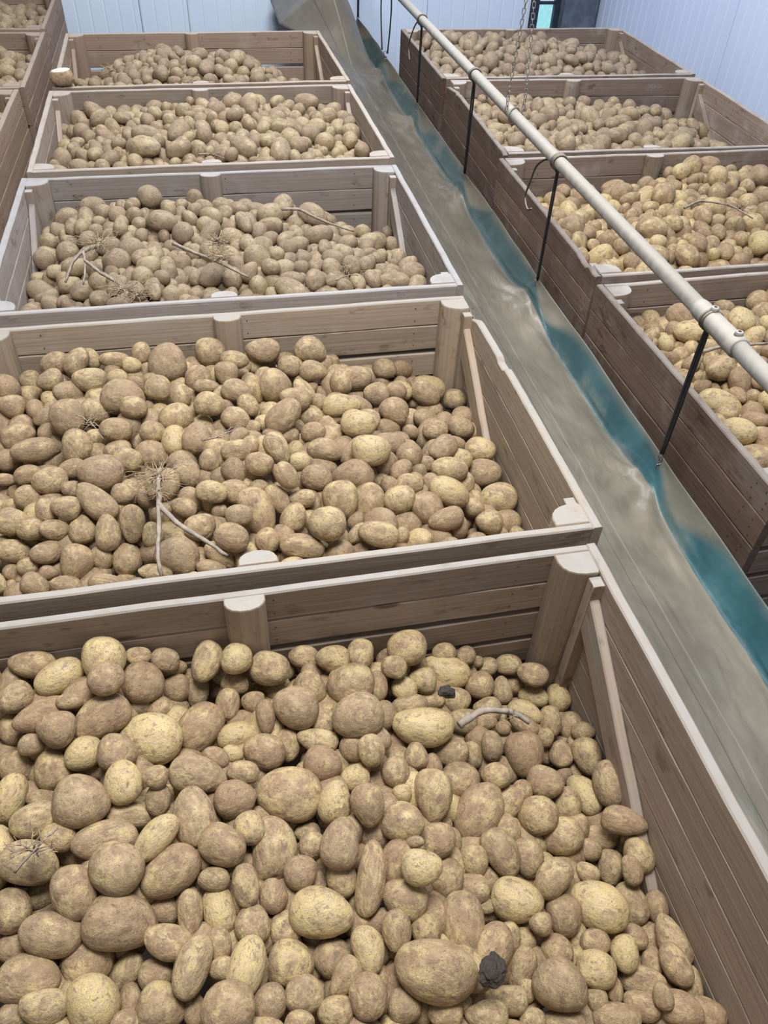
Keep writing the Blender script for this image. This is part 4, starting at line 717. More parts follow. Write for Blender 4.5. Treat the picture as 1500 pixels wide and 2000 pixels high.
411,627,178,12925,584,83,171,12816,1384,322,190,14228,677,810,255,12293,1215,869,238,11306,1001,638,196,13358,1121,136,120,11834,713,388,247,15826,81,298,162,13830,1529,885,215,15180,
1018,928,239,9638,1447,179,180,13510,752,971,258,13388,311,115,107,7450,1685,191,80,7842,830,335,156,6707,809,279,151,5116,1129,361,181,6443,1730,405,119,12395,1265,803,226,17900,
1539,555,122,6926,1725,888,180,14409,351,916,190,14581,566,440,189,7726,920,176,134,9545,1506,765,209,14159,1178,1009,211,11969,909,644,193,8955,180,944,169,15950,926,92,115,3162,
1611,550,135,16504,666,200,163,7005,1040,784,220,12241,194,387,173,16915,1247,326,239,20949,781,76,131,15122,1666,934,140,20535,790,890,252,7510,1145,408,191,9853,971,93,115,4751,
1319,549,219,20145,782,236,188,13836,1670,130,87,10340,771,187,132,9853,730,95,175,7509,409,377,161,9158,814,449,203,19580,1050,1022,284,15237,852,693,244,14736,859,555,184,11309,
1418,418,170,13425,666,752,222,8788,441,784,203,8814,1618,88,95,11929,610,115,116,11314,421,461,163,5407,1170,829,241,9453,111,729,115,13485,1207,1089,191,17541,1688,448,114,9822,
1660,1096,193,19551,1398,917,202,15545,488,899,220,6535,425,420,169,6781,1546,152,109,13373,607,297,192,6344,1560,91,101,10289,573,60,110,7392,1733,156,88,12117,409,88,205,16783,
1197,949,211,11897,185,794,120,11416,1321,305,212,12612,1204,356,166,4701,346,734,183,6661,110,1101,126,9539,1406,242,132,11725,631,60,112,7285,974,68,159,6667,1351,432,227,20684,
59,453,158,6393,680,102,127,16336,1101,311,198,4950,81,676,144,7491,948,559,228,12941,857,851,226,17016,908,888,251,7584,1207,63,110,7790,1457,120,130,14623,285,985,223,18117,
605,739,238,10897,145,688,160,10961,919,825,237,12795,950,952,250,20603,154,1122,169,16122,1192,425,252,16465,1620,172,97,13914,152,961,113,7186,427,322,157,11832,247,90,129,17774,
162,757,167,10391,550,209,197,8257,475,165,184,18513,358,850,167,9513,341,1080,176,10547,645,277,150,11830,182,68,140,7380,1446,569,147,5390,727,496,239,12801,442,1023,191,20538,
1519,404,129,8871,1404,515,209,9798,878,196,144,7036,1237,519,235,11427,357,105,110,7305,1124,608,205,10110,1673,358,108,11884,749,131,125,11892,943,299,156,11217,526,810,191,14000,
1465,1127,174,9213,468,438,187,9914,680,1183,184,11197,490,724,224,10834,1478,534,152,6139,1287,367,177,9812,558,808,259,12556,908,584,193,8629,1149,72,136,13631,331,211,139,13180,
539,1084,222,8012,1605,335,103,9557,1432,526,156,6703,1340,248,155,14817,1199,294,150,9292,1149,1063,254,18151,1100,71,107,6532,723,942,204,9366,1288,1180,183,11030,1724,484,170,15236,
1290,161,193,20170,1639,763,132,9891,1598,121,149,9550,1204,1168,231,18518,719,232,140,13937,1282,294,160,7590,707,996,203,9855,1570,743,162,13676,1521,585,175,20713,1141,256,186,17884,
1054,263,150,12846,1494,467,174,8268,710,1122,205,10686,1548,347,113,9164,1084,102,160,10247,908,314,192,1932,1289,940,232,11082,1534,1042,166,12918,874,410,219,6221,407,1175,194,11927,
551,580,261,18370,1118,689,254,16038,1718,300,98,14043,274,488,199,14412,1504,1171,224,17858,1438,245,190,10254,976,248,186,10002,1434,1007,231,11794,177,1041,167,12150,937,128,114,2438,
1615,252,99,13354,1244,329,166,9873,1248,119,120,12391,874,298,159,11832,1043,860,236,13499,890,1026,241,16232,904,240,142,8796,389,970,175,11936,1070,963,242,10488,78,270,92,13027,
702,382,177,7774,743,891,209,10427,1251,227,176,6490,389,694,171,13612,315,59,110,8663,489,81,141,18215,87,514,145,19385,1466,1003,175,9316,1445,347,196,9808,392,765,165,11434,
1716,761,158,19197,68,1063,125,11131,607,481,256,10885,61,133,85,9338,1060,1165,257,11238,1342,831,220,8274,1717,1021,153,19320,820,383,169,9318,888,108,126,6873,335,1163,198,11144,
253,436,153,7296,1039,770,291,13953,1288,87,167,9102,352,414,196,11986,312,271,126,12344,1370,687,229,15336,939,116,153,6568,1727,237,82,9431,678,882,221,16250,1730,673,124,12612,
1076,908,240,8689,659,1032,197,11453,856,546,258,15172,1597,914,141,8959,1219,597,223,8537,1018,562,199,14003,842,511,208,4152,1440,609,152,5762,145,125,147,9870,810,615,207,16575,
341,558,194,9109,194,60,90,7430,1248,1017,233,6992,788,745,191,7807,1406,477,165,8786,1555,268,107,9954,338,635,191,8833,1037,321,178,15702,393,71,129,13493,784,1104,216,7549,
1446,63,164,9218,181,115,92,9381,276,577,190,11621,515,983,201,15547,820,789,197,9331,268,327,134,15979,1624,416,128,14620,956,57,117,5408,984,288,245,10048,119,1024,130,11507,
595,974,244,12939,598,537,199,12065,1579,370,154,9863,887,736,194,9366,1450,653,155,7874,1060,593,240,7772,959,669,250,13700,299,397,139,11453,1678,243,117,8545,1608,995,193,18049,
71,334,96,10916,247,695,146,10667,638,600,200,13367,412,544,169,8514,486,357,190,16046,937,761,223,15206,1579,472,156,11337,63,593,142,7305,118,137,91,11544,166,554,115,12558,
318,142,156,7964,413,1105,195,11483,576,295,147,8847,897,492,194,15034,254,181,104,10377,1508,69,124,12028,1091,178,168,7552,1185,124,133,12607,752,313,196,3535,1442,619,215,14427,
263,1030,169,7638,661,535,200,11387,246,757,141,10431,205,1094,153,6869,72,1012,91,11854,554,176,134,17113,1737,356,95,6295,1322,68,118,10409,510,255,150,17980,786,525,191,14029,
658,1110,233,8972,547,309,192,7255,248,1167,190,19440,123,215,121,20730,1228,181,121,13006,135,650,108,9940,843,956,232,16510,1548,51,88,3206,550,387,183,8862,1523,1186,148,9306,
1388,1119,213,13842,1036,681,243,11916,591,1169,212,17935,710,166,150,7287,411,946,236,10118,475,538,204,15485,155,347,111,14904,217,880,154,14379,768,559,242,8402,641,386,185,8745,
1327,1163,229,13193,233,157,179,18177,957,235,133,5741,1344,1057,221,10250,1466,374,146,10975,1669,598,113,8230,693,680,231,9394,399,497,182,9597,493,1141,168,19370,1208,743,240,15939,
1154,192,143,12470,1532,1118,167,13494,258,1068,222,12814,728,795,229,6276,841,142,177,20756,1020,1123,224,9624,306,687,164,13797,313,343,189,11340,713,294,154,11927,1487,229,139,13292,
721,342,160,6534,178,611,157,12430,400,562,223,9929,200,201,137,11145,1425,323,138,9367,194,725,119,10404,230,814,172,9810,
),
4: (1279,620,111,9777,1161,776,169,8782,1182,196,120,18320,370,771,176,8803,1028,549,144,9971,67,744,57,10806,947,824,203,6585,535,521,173,15265,660,210,121,13753,822,184,126,15620,
1099,693,212,18033,246,968,84,14944,479,751,206,11895,1584,749,-19,7540,1365,710,74,7686,1168,434,136,9628,1402,859,112,17181,489,813,208,6680,316,727,153,8869,67,879,56,10730,
650,716,231,10422,1305,776,146,3812,220,788,73,17298,1301,818,149,6687,459,604,179,16056,666,624,186,8740,431,801,188,14384,1320,697,108,5088,473,303,139,15094,853,538,157,11374,
1325,1164,48,20520,718,442,139,9595,1686,580,-17,11423,475,482,175,9044,818,904,214,12530,596,825,235,6768,780,705,200,7055,131,877,67,14898,187,542,108,11794,1147,550,163,11346,
802,520,133,4557,979,749,212,10938,715,825,255,5585,1199,563,110,11155,578,1102,186,16135,1447,803,71,17369,358,443,104,11488,679,764,217,8493,1267,1121,122,17888,750,937,209,14970,
887,474,132,12342,379,429,165,11603,107,782,62,7422,1715,510,-23,11910,733,571,202,16609,1636,1131,-101,15656,567,649,194,7328,898,522,141,4985,653,829,247,12661,900,1073,196,17231,
1039,825,254,11853,1002,444,117,14572,1565,963,7,17994,773,336,148,9619,1343,789,127,6815,975,372,140,11393,1410,673,43,11287,1452,617,23,10508,1362,616,61,5845,140,660,68,12851,
404,1024,175,10436,261,730,105,15007,242,501,64,15006,472,862,192,7389,620,765,238,8102,1721,1038,-83,17533,301,855,163,9248,325,779,162,3685,1368,553,62,12388,64,807,50,9259,
920,322,108,10174,380,386,112,10523,649,631,242,9295,390,311,117,10092,686,479,136,7358,184,692,119,12371,534,601,189,14011,259,573,73,6341,76,635,35,13468,283,916,129,14952,
350,646,149,12197,810,575,163,7766,1362,756,160,5211,645,1157,193,20560,1146,790,239,18199,887,387,158,9168,1549,840,8,13479,1027,723,221,10227,609,261,115,10868,1615,844,-27,12337,
930,588,235,19200,963,569,160,14937,346,208,84,9848,737,757,195,4039,633,887,230,9898,461,180,133,9552,1721,762,-81,18380,751,1038,234,8145,1438,932,87,13080,1653,909,-50,9674,
652,519,142,7799,1406,607,48,9940,529,797,241,11434,723,395,118,10532,578,583,158,5133,512,225,141,12193,897,654,186,9785,963,873,203,11386,1271,655,173,15379,657,586,164,5207,
855,668,249,15490,1345,726,124,8079,502,662,188,7964,499,931,202,12528,1171,674,173,15012,349,835,191,11498,1455,638,72,5902,1355,662,72,5816,1097,924,214,7750,1073,515,177,11043,
570,858,226,5590,1653,652,-1,12430,1084,594,148,9559,300,601,113,12310,140,727,69,10933,952,429,166,8913,520,697,200,5532,1063,757,254,10936,670,354,127,16502,455,953,164,9773,
1085,268,133,8273,778,515,167,11169,151,620,38,4887,897,835,249,11201,1717,927,-114,19515,1075,319,100,7869,1171,507,112,15017,717,702,216,13942,609,391,128,11003,61,601,-8,7196,
1051,492,104,9501,371,722,163,6409,1011,494,144,4554,181,927,71,10528,673,1021,219,19280,729,1105,191,13509,1335,377,55,19292,1294,667,115,5775,379,890,166,7805,1295,545,94,14727,
117,569,22,13542,709,500,184,7631,781,610,169,4826,1423,394,35,9291,88,531,-28,13022,567,750,235,6779,729,766,244,9195,557,253,110,6548,1120,339,165,11466,1018,848,205,8144,
623,556,215,18324,1089,410,120,19579,768,883,255,8384,233,617,94,11926,738,497,136,7761,347,1180,119,12452,1237,432,86,4918,1263,568,168,16527,394,505,175,16395,629,145,131,9346,
992,312,117,13804,1252,785,166,10604,1130,322,107,10729,231,1063,70,14249,837,622,190,13363,1018,600,146,4703,595,445,174,10832,778,419,159,8846,605,548,151,8517,309,311,98,15024,
349,557,126,13014,1426,731,34,10233,1521,549,30,15703,614,666,204,7589,1006,252,100,13883,562,278,182,20564,1375,494,42,11235,1059,637,180,13366,1180,615,140,10870,1221,698,142,5732,
793,659,188,6195,715,299,108,10942,1252,487,97,16625,275,209,135,17807,856,298,122,16315,79,833,93,7635,1118,642,155,7363,287,445,112,5711,571,956,233,8263,1266,373,101,8963,
206,861,69,12443,806,380,141,4113,1386,646,111,8091,432,1161,146,10319,422,687,188,14764,1296,498,52,6162,903,928,236,11980,893,597,168,10902,379,589,182,11272,775,261,141,15377,
665,404,161,4494,287,666,128,13859,728,152,100,20598,311,488,80,12655,199,546,44,11017,90,422,-22,15119,1172,829,167,11667,1229,611,112,5746,1628,555,21,15892,305,1060,115,12116,
367,256,101,10963,1004,1022,182,15769,97,693,52,7761,805,755,225,16958,1223,747,207,10891,1101,474,151,9162,1162,375,105,12985,238,907,83,8368,997,631,170,8273,1501,694,33,20652,
665,673,202,8220,591,720,218,3926,938,489,190,11850,514,860,221,8229,1182,942,197,10446,1475,458,52,16085,853,988,191,13657,1682,984,-45,9184,536,729,216,4820,1341,836,122,7602,
216,350,84,11628,1493,785,28,16876,1699,630,-72,18770,1022,581,213,13016,407,241,151,9417,911,193,132,18461,1716,1108,-83,12220,952,253,123,4509,56,696,37,5150,1296,863,144,4914,
551,900,222,7028,271,794,143,14875,529,1018,191,18597,649,444,126,12632,926,420,109,13017,1425,553,27,9247,524,381,162,13701,408,169,107,12168,571,691,202,2054,1325,603,86,9890,
833,486,130,7940,1329,928,111,6503,1241,739,146,4726,421,357,171,11991,1284,1031,127,15003,299,547,84,7169,
),
5: (273,774,157,8013,968,1007,278,7812,503,406,215,17275,728,655,209,9720,181,795,147,9400,205,134,191,18042,235,680,155,6007,643,1180,150,9965,382,951,203,9819,124,440,139,6416,
356,621,235,6400,177,631,127,7047,392,335,176,8018,303,832,184,11960,317,339,182,11436,431,913,203,5444,503,109,229,9298,62,150,211,8516,391,548,203,14183,1020,935,238,11386,
113,1007,192,6220,805,602,209,11450,914,634,199,8854,555,864,255,8901,671,862,205,11041,929,813,222,10920,577,239,181,7742,327,1119,196,17253,732,862,204,11428,876,723,257,10131,
697,417,235,9299,73,1114,156,13389,154,933,158,5505,872,953,220,7463,398,647,197,11684,651,749,208,14974,73,999,140,13945,373,889,248,12459,862,1047,232,9855,359,253,185,10344,
439,1108,175,6668,859,565,210,9524,229,350,185,18157,120,680,112,11313,615,290,202,16059,619,385,238,20970,436,1064,200,4739,211,821,196,8261,506,165,193,12924,479,881,236,13241,
66,140,150,11366,531,976,229,11553,518,860,204,6761,385,57,174,6235,919,1113,231,10085,219,67,221,10907,144,112,146,5202,242,68,160,4044,882,869,282,20491,82,210,153,13590,
476,285,195,11964,101,525,123,5793,499,631,173,5453,1236,1112,177,20906,864,786,242,6277,364,729,198,14011,634,530,228,6304,163,585,127,7055,888,644,266,16901,328,900,193,15019,
389,220,248,12611,393,1100,178,7358,798,766,264,11905,66,1064,104,9353,274,1059,181,12461,714,972,286,15427,78,762,110,11987,314,1157,145,5315,303,731,159,4554,597,99,192,7607,
415,938,246,7776,1103,1151,207,7566,972,809,280,12038,564,173,227,10060,554,681,198,14231,615,858,203,8857,583,1010,218,7584,294,689,165,5157,583,735,190,10519,56,252,132,5204,
878,679,202,9440,347,982,175,4355,416,484,197,13555,165,303,165,17291,230,720,144,6503,291,549,174,7729,134,810,129,9442,1110,1010,229,9959,167,90,168,6525,189,975,180,9912,
153,738,131,15443,687,326,245,17515,724,1104,187,12842,994,830,211,6029,315,101,237,7249,359,477,179,9822,1081,943,244,12478,62,1135,100,7824,452,1198,116,13358,464,517,227,6795,
272,590,163,4434,392,848,196,13087,193,698,178,6769,336,444,224,6351,278,182,225,8975,291,1207,133,4812,862,611,198,8250,412,86,238,20840,482,1141,147,11849,219,1154,142,5702,
110,1110,101,3730,313,140,184,10811,128,965,160,6849,471,719,181,8745,555,613,200,13113,226,430,221,8673,708,905,238,9268,388,1050,191,6892,510,235,183,10009,235,1017,168,6819,
701,979,209,14735,568,854,204,7564,469,471,184,11217,631,1016,254,12824,57,524,121,6318,222,1058,160,3692,360,796,225,9500,769,1127,253,17062,254,837,158,6688,530,1147,214,10388,
786,495,207,12924,244,1201,155,11903,277,81,180,11020,962,857,229,9912,427,390,228,13000,612,155,185,8888,129,1089,132,8994,63,709,97,6747,201,63,165,8286,1076,1200,205,12259,
705,525,260,20553,172,894,170,8888,499,776,250,10886,128,156,179,19123,626,645,261,16017,314,967,166,5059,72,427,138,7319,230,798,151,7214,842,1126,219,12591,456,216,196,14458,
187,1203,139,10350,85,460,190,12114,477,822,205,10032,618,488,219,4615,693,796,228,6703,838,898,217,9827,138,872,146,6744,670,635,190,11206,438,818,181,4625,1079,1038,275,10889,
1000,880,273,8269,519,475,194,8573,596,959,250,7312,584,1080,202,8484,215,287,208,6248,338,1205,144,9462,374,366,206,6179,380,1003,197,7302,78,840,142,16977,60,385,140,5872,
793,1206,232,7094,986,759,224,14459,336,1039,200,8511,58,662,97,6192,758,1020,226,17841,402,194,182,9368,270,1133,158,9096,778,822,227,12287,270,881,167,8240,101,909,151,6333,
78,476,134,8142,115,1042,151,6450,119,379,152,12059,480,669,232,12688,408,293,213,14524,374,604,182,10131,164,499,203,8775,732,1189,193,18339,58,907,134,5813,1013,1050,243,12926,
556,530,212,18170,426,1010,233,13277,391,903,184,3482,481,1043,226,9445,407,773,181,10179,661,582,202,14120,334,73,193,10614,416,1147,148,7477,514,750,192,10921,160,1150,134,8899,
1131,1088,221,16034,639,902,254,14353,264,119,227,9732,131,551,140,7549,421,699,193,11452,310,442,172,9373,77,945,133,4503,453,593,188,10356,583,763,253,14348,308,653,206,13746,
377,422,181,11372,273,934,179,10872,303,395,213,11590,264,596,204,6028,542,796,201,10093,930,992,235,10296,611,226,237,8479,851,975,289,18253,373,147,189,9403,171,1057,171,10425,
265,496,188,14461,543,324,241,14634,740,758,199,12170,726,810,193,7772,187,681,125,6316,212,483,160,11088,255,979,165,6529,553,450,253,10512,219,917,170,9441,778,922,246,11267,
216,759,135,4721,657,186,230,9098,524,243,241,12558,499,344,187,10075,270,643,161,5064,210,1108,164,11296,799,693,217,19515,482,941,210,4038,458,771,196,9011,1048,998,227,7488,
487,77,177,8072,214,221,189,16053,340,197,194,13887,763,440,247,6221,537,65,194,11007,952,918,256,14263,279,265,232,20907,197,853,155,8065,700,1200,144,8913,857,515,205,7869,
324,509,173,6818,342,504,239,13583,545,115,183,10391,149,1009,164,5817,662,1070,209,16050,725,470,200,13430,69,345,134,6410,160,223,153,9819,723,710,218,12285,319,584,190,8059,
),
6: (1606,717,141,6933,1052,977,222,10073,60,869,113,7805,1123,1130,212,6198,432,553,186,5799,1356,318,178,7882,1089,371,172,16222,896,1043,216,10572,176,564,154,19191,183,780,138,13054,
1466,600,151,15012,315,474,133,11829,334,201,108,10974,995,75,108,15540,654,907,147,14173,719,292,99,6209,214,1099,90,12912,459,1035,149,11008,59,503,116,6757,500,1218,131,12874,
993,786,222,9167,1200,562,240,11338,1117,151,90,10079,1179,128,76,6599,1126,808,175,5696,1370,888,206,14937,603,742,166,13882,1308,1142,208,8290,839,822,192,10976,137,272,109,7832,
69,645,132,11523,509,435,215,11271,60,130,111,7797,1146,278,164,14163,591,428,161,9531,1291,442,179,10865,443,298,187,10080,62,200,111,7792,1594,1050,128,14956,956,1064,181,10140,
978,557,200,17213,826,671,162,11440,500,500,163,12395,1082,449,180,10590,476,602,160,8824,419,115,84,6684,1555,695,153,10085,471,735,153,11829,598,898,125,9891,63,976,68,8211,
446,900,102,7499,111,1066,67,7509,806,458,163,14526,998,627,227,10396,891,766,191,5076,911,643,183,13809,1666,974,134,15200,350,1206,153,11148,94,922,106,15255,109,230,119,11378,
389,264,135,20666,382,785,130,11442,541,879,124,10810,1285,634,236,8979,1046,1078,228,11325,866,511,208,10560,106,881,176,12546,707,1119,173,10762,761,352,182,7690,688,463,200,6944,
781,198,90,7308,405,1224,111,14129,565,991,129,10733,652,58,144,5226,1170,1212,264,15619,424,598,156,9970,1135,505,200,13886,1349,71,90,11882,1158,353,207,14519,396,652,148,10408,
916,507,163,13215,184,1238,53,7766,1521,884,155,15159,535,362,164,8382,51,165,96,1546,1308,930,200,9924,85,578,163,17780,979,196,101,9954,155,847,124,12155,1428,751,173,14651,
1074,561,213,20592,782,938,224,20800,1459,479,143,14521,780,326,127,13655,1714,871,91,17567,220,418,159,20793,699,801,156,9586,348,466,190,9932,905,382,153,8696,183,279,111,8537,
1500,1127,160,14905,1201,922,205,10476,1073,1213,237,20795,295,132,119,16444,737,498,172,13494,590,143,83,10006,661,143,93,12409,322,774,125,12410,1418,817,208,13518,501,558,156,6714,
1045,299,147,15851,855,736,169,13656,71,1123,15,6111,371,174,162,9607,1245,73,94,13946,259,639,177,11537,949,451,202,10837,651,286,111,13371,506,774,147,7640,1513,800,164,17380,
474,363,193,13187,1016,365,138,10395,663,493,159,8879,540,330,123,7982,702,360,148,13675,478,82,100,15086,1141,824,230,13336,656,585,234,11011,924,810,170,13358,1050,870,244,19785,
863,933,189,17121,529,1073,144,11459,557,1233,67,10803,1033,461,213,8205,1648,673,104,15516,496,306,109,9313,1452,220,159,10507,1302,84,149,16908,434,60,76,4748,607,327,117,11047,
1051,1035,209,3398,1315,726,254,15429,960,852,215,7770,373,718,142,16031,457,975,110,7608,118,1005,80,11319,782,791,180,9393,652,427,166,12661,1133,568,272,14664,417,865,108,6782,
81,311,136,18033,819,1187,162,18616,376,574,188,10896,1599,618,104,16160,286,723,137,10725,291,1144,114,20200,98,715,160,20192,913,180,122,18492,662,721,153,7824,1496,730,179,6949,
502,947,129,15658,1377,1177,208,9989,1077,799,205,13230,508,239,133,10592,1072,962,295,17988,693,329,111,7246,212,292,167,13968,686,866,190,11585,61,1169,1,7200,143,1177,59,10974,
1328,1233,217,8708,820,111,134,17341,146,425,157,9278,1037,160,123,20667,1295,350,133,9257,1697,1067,140,20615,697,746,148,5692,923,1036,160,10148,1731,995,76,12540,621,1073,176,20554,
329,318,113,9158,1185,240,98,13004,1229,254,138,9556,365,846,107,9088,1214,154,82,9108,111,513,150,12734,184,1149,83,8314,1410,70,102,12475,760,255,140,19512,743,1191,126,16421,
682,73,93,13418,145,125,117,11891,779,609,154,7788,1451,384,114,7292,1013,1184,198,11291,1240,960,185,8915,328,71,116,14012,238,526,171,8384,153,476,133,12199,705,1063,143,9588,
512,633,176,9141,815,577,199,9552,345,339,174,12881,938,715,241,20612,1013,1014,208,6766,287,232,113,9848,968,250,149,9868,703,563,180,12601,1344,1086,213,15011,1276,514,250,20309,
1446,1222,201,11143,1197,818,183,10447,451,668,158,12513,490,847,131,11963,580,243,144,13392,1374,517,179,11961,146,267,162,9041,248,76,115,13084,281,1076,84,9320,1543,996,148,12076,
1574,940,170,8471,798,515,198,6035,235,1028,97,14971,1080,260,97,8000,1091,114,117,5684,257,307,123,8566,959,967,239,3407,1455,316,140,14198,186,95,167,10828,543,77,90,12961,
864,1125,199,9889,1497,753,129,9158,782,1125,145,9955,1431,1042,157,11424,1181,1012,233,12210,1205,331,142,15263,652,783,163,9138,1138,437,182,12347,228,536,117,6297,649,216,129,10319,
1395,300,125,8575,433,798,164,8388,1401,988,193,5964,1040,1137,212,8022,760,559,161,10809,421,1110,155,13377,812,897,155,12070,1490,413,155,10822,992,1096,207,10280,794,61,82,6233,
603,843,151,14525,703,930,177,4309,999,368,217,19093,95,1133,58,7968,1176,1101,258,7241,1141,114,79,4351,1279,811,235,18574,78,366,185,9482,100,840,122,8691,545,780,189,9673,
1547,330,173,20747,1261,393,156,9262,951,466,148,6665,241,1236,76,9891,1673,605,150,14981,714,231,95,10699,456,187,141,7384,813,1096,183,11568,1124,203,153,17602,1393,134,118,17144,
199,138,111,8861,406,177,104,12564,453,275,102,8788,424,77,160,11589,647,621,175,11178,1046,640,189,6974,403,681,208,10500,896,106,98,9496,988,426,154,10052,384,1136,102,10192,
1600,545,157,16011,1233,439,187,11950,1260,950,240,9808,1595,833,130,18148,66,644,191,7378,1098,644,234,11269,62,1033,68,8055,151,376,121,12403,626,546,179,14576,1468,1006,190,5636,
314,696,182,8749,283,362,137,14307,1103,72,91,11486,1018,695,202,15223,900,257,116,10959,810,719,157,7421,1390,466,156,9956,1289,247,99,11363,1007,945,212,9075,55,829,108,1222,
1130,735,249,14489,1003,253,105,7279,973,993,196,10293,1602,1209,159,20521,1349,468,204,6415,1262,1246,210,3927,1094,1039,233,10035,1040,275,98,4176,948,363,149,8191,877,307,152,18270,
921,1120,204,8882,1240,195,105,11182,431,340,134,15546,1150,579,196,8554,445,896,162,13312,1291,350,211,14281,59,252,108,6817,64,986,123,7121,371,490,136,9381,747,736,194,8261,
755,928,149,13470,882,588,165,11542,422,484,175,16250,434,411,134,9273,1592,1128,166,8672,389,68,96,11305,1126,304,109,7259,430,1073,103,10006,221,921,140,10880,964,1223,197,15723,
197,692,196,20877,1696,757,90,8312,1225,1068,229,14551,1196,631,244,12942,609,482,168,9980,1029,517,171,6814,291,970,144,15240,62,226,162,8076,974,321,127,9782,1187,448,234,10560,
493,426,152,11220,948,117,123,12731,1711,802,125,11334,407,1003,104,11024,989,491,168,7073,1375,408,148,11313,1451,542,131,8357,510,690,191,8322,981,1147,258,14149,204,1192,70,6764,
998,1045,242,6756,645,1225,149,16215,1348,579,199,16953,690,389,218,13457,900,857,204,8419,1448,1100,150,8148,294,281,104,6282,1286,277,164,12572,742,762,146,8456,614,82,103,14634,
1299,190,86,9806,279,813,172,13577,744,72,93,11438,753,842,182,9490,574,377,135,10026,549,464,167,10556,345,1061,122,18107,949,933,193,13728,58,754,121,4238,174,202,133,14639,
737,113,134,8155,833,210,131,18675,618,1142,119,16301,81,423,136,18781,1527,639,172,13336,714,1003,171,17383,885,440,159,15934,365,425,134,11487,316,266,148,9317,230,839,118,15906,
626,983,186,9623,524,159,112,18108,148,1111,78,8288,1146,941,244,17518,103,167,128,12031,288,423,122,9388,607,166,131,8491,1089,1106,221,7960,1435,1108,222,20228,1325,186,164,20242,
780,393,139,11372,745,658,177,16956,364,135,104,11988,829,367,183,11204,248,257,113,4472,854,658,226,14152,323,646,142,11686,590,944,150,6841,241,128,166,11092,1467,152,141,9103,
1231,719,210,13806,321,546,162,15221,312,1227,93,14499,60,796,121,5211,1193,772,222,9789,996,1141,188,5250,184,72,111,9953,66,1082,45,10789,738,149,91,10914,371,939,122,17705,
1116,750,181,8280,1209,1141,219,10105,742,406,178,7215,1136,1158,248,5916,
),
7: (236,541,121,18884,797,581,176,7719,122,496,98,16776,925,759,177,5922,305,958,183,7138,557,231,163,14134,721,84,163,15755,73,574,92,13868,291,1169,133,11955,70,152,186,11989,
999,943,180,12538,384,400,203,7400,702,990,183,6754,1110,1125,196,13897,144,568,164,16553,501,999,165,10021,599,651,180,18813,812,323,173,9549,636,1067,201,18957,762,366,138,9769,
599,762,136,6286,305,1218,194,10453,292,134,105,12386,1515,527,56,13479,187,179,119,12988,345,566,217,15104,916,512,160,10494,611,494,169,10604,1436,891,130,12354,1200,855,228,5386,
477,784,202,16065,69,543,157,12765,1161,332,152,6292,1539,470,44,11402,64,1055,89,8266,1253,783,174,11047,870,1149,174,7056,825,809,200,20909,994,1010,160,10061,1135,945,229,11851,
94,801,185,17292,886,890,177,9211,1284,631,182,13451,826,977,204,12616,682,455,170,11250,769,1212,139,20659,1679,958,65,18259,1285,882,222,12100,1099,290,143,5199,1014,378,187,14203,
721,751,187,7557,61,1171,96,5895,645,262,130,7252,292,293,207,18566,197,966,185,8464,1091,512,172,12538,938,73,88,8472,842,110,110,11894,150,704,160,11591,332,671,195,13447,
358,141,167,20641,508,548,173,14525,864,547,156,11962,802,1127,200,13839,855,469,216,14726,1083,694,193,7302,478,107,84,6334,1220,1002,173,7871,813,376,134,7229,203,756,167,13250,
359,875,137,7642,367,1234,182,9233,164,90,164,4674,474,321,240,20872,1064,959,211,8653,1481,220,119,16259,194,832,143,16176,1102,620,184,19260,135,154,155,12304,940,936,164,10398,
961,817,166,10596,490,914,178,11187,450,646,166,9531,631,199,175,7625,1149,256,144,11835,728,518,166,7281,460,844,158,11495,1145,204,120,8110,250,142,164,15058,963,75,150,13702,
304,1076,155,16557,1431,452,111,9104,289,832,135,12351,1461,578,84,19572,62,353,124,8460,978,873,189,15729,823,268,123,8981,403,492,188,20605,1369,230,129,20491,499,380,172,13436,
503,65,84,9843,1087,179,148,10714,64,492,83,10056,281,293,134,12051,1180,598,159,17972,1246,552,170,9730,1082,801,227,15507,1157,853,188,7544,62,936,155,6231,261,200,122,10664,
898,824,163,6012,456,198,125,19224,758,442,173,20607,909,627,155,12927,1412,967,154,19094,956,228,117,8434,354,353,178,13749,373,230,180,11079,1314,769,174,5700,255,915,141,9648,
522,308,170,11054,1709,854,0,14301,939,325,160,12984,1472,129,91,8889,604,76,96,12006,653,589,159,13988,627,584,218,7235,991,272,141,9433,205,1073,162,20598,417,977,209,9498,
698,68,93,8857,949,565,204,14914,374,933,160,11896,431,356,171,14397,1602,864,45,10072,1322,878,167,12570,1207,825,182,11417,1221,191,169,12738,54,891,84,3159,696,232,157,7243,
589,716,148,7989,403,1130,204,11526,1045,260,179,14638,643,359,185,3915,899,131,105,11873,553,81,81,9100,234,390,173,9093,74,449,147,12810,190,1225,145,14715,366,1022,164,12142,
1396,628,150,14790,70,922,104,9705,506,258,138,7872,1590,1005,88,8805,740,626,153,11617,536,723,138,8137,239,1236,195,8724,789,232,171,14868,888,256,120,8066,1091,884,189,18126,
57,332,79,4635,608,228,128,11404,351,71,81,6028,569,873,216,19203,1149,527,168,11122,307,218,151,15800,1110,443,163,7525,57,862,107,6015,313,72,115,14140,270,1008,152,16509,
761,966,158,16447,726,322,136,8758,1023,1134,164,13277,484,682,141,8753,652,878,157,12256,157,1004,142,12407,56,1167,136,4962,787,81,104,11374,1684,325,21,9947,444,74,83,9492,
347,818,134,8311,129,855,116,9486,390,741,185,12886,742,68,92,6480,65,370,76,4870,677,1221,170,12547,1560,469,118,16777,817,332,123,5587,495,725,179,8069,746,206,128,9139,
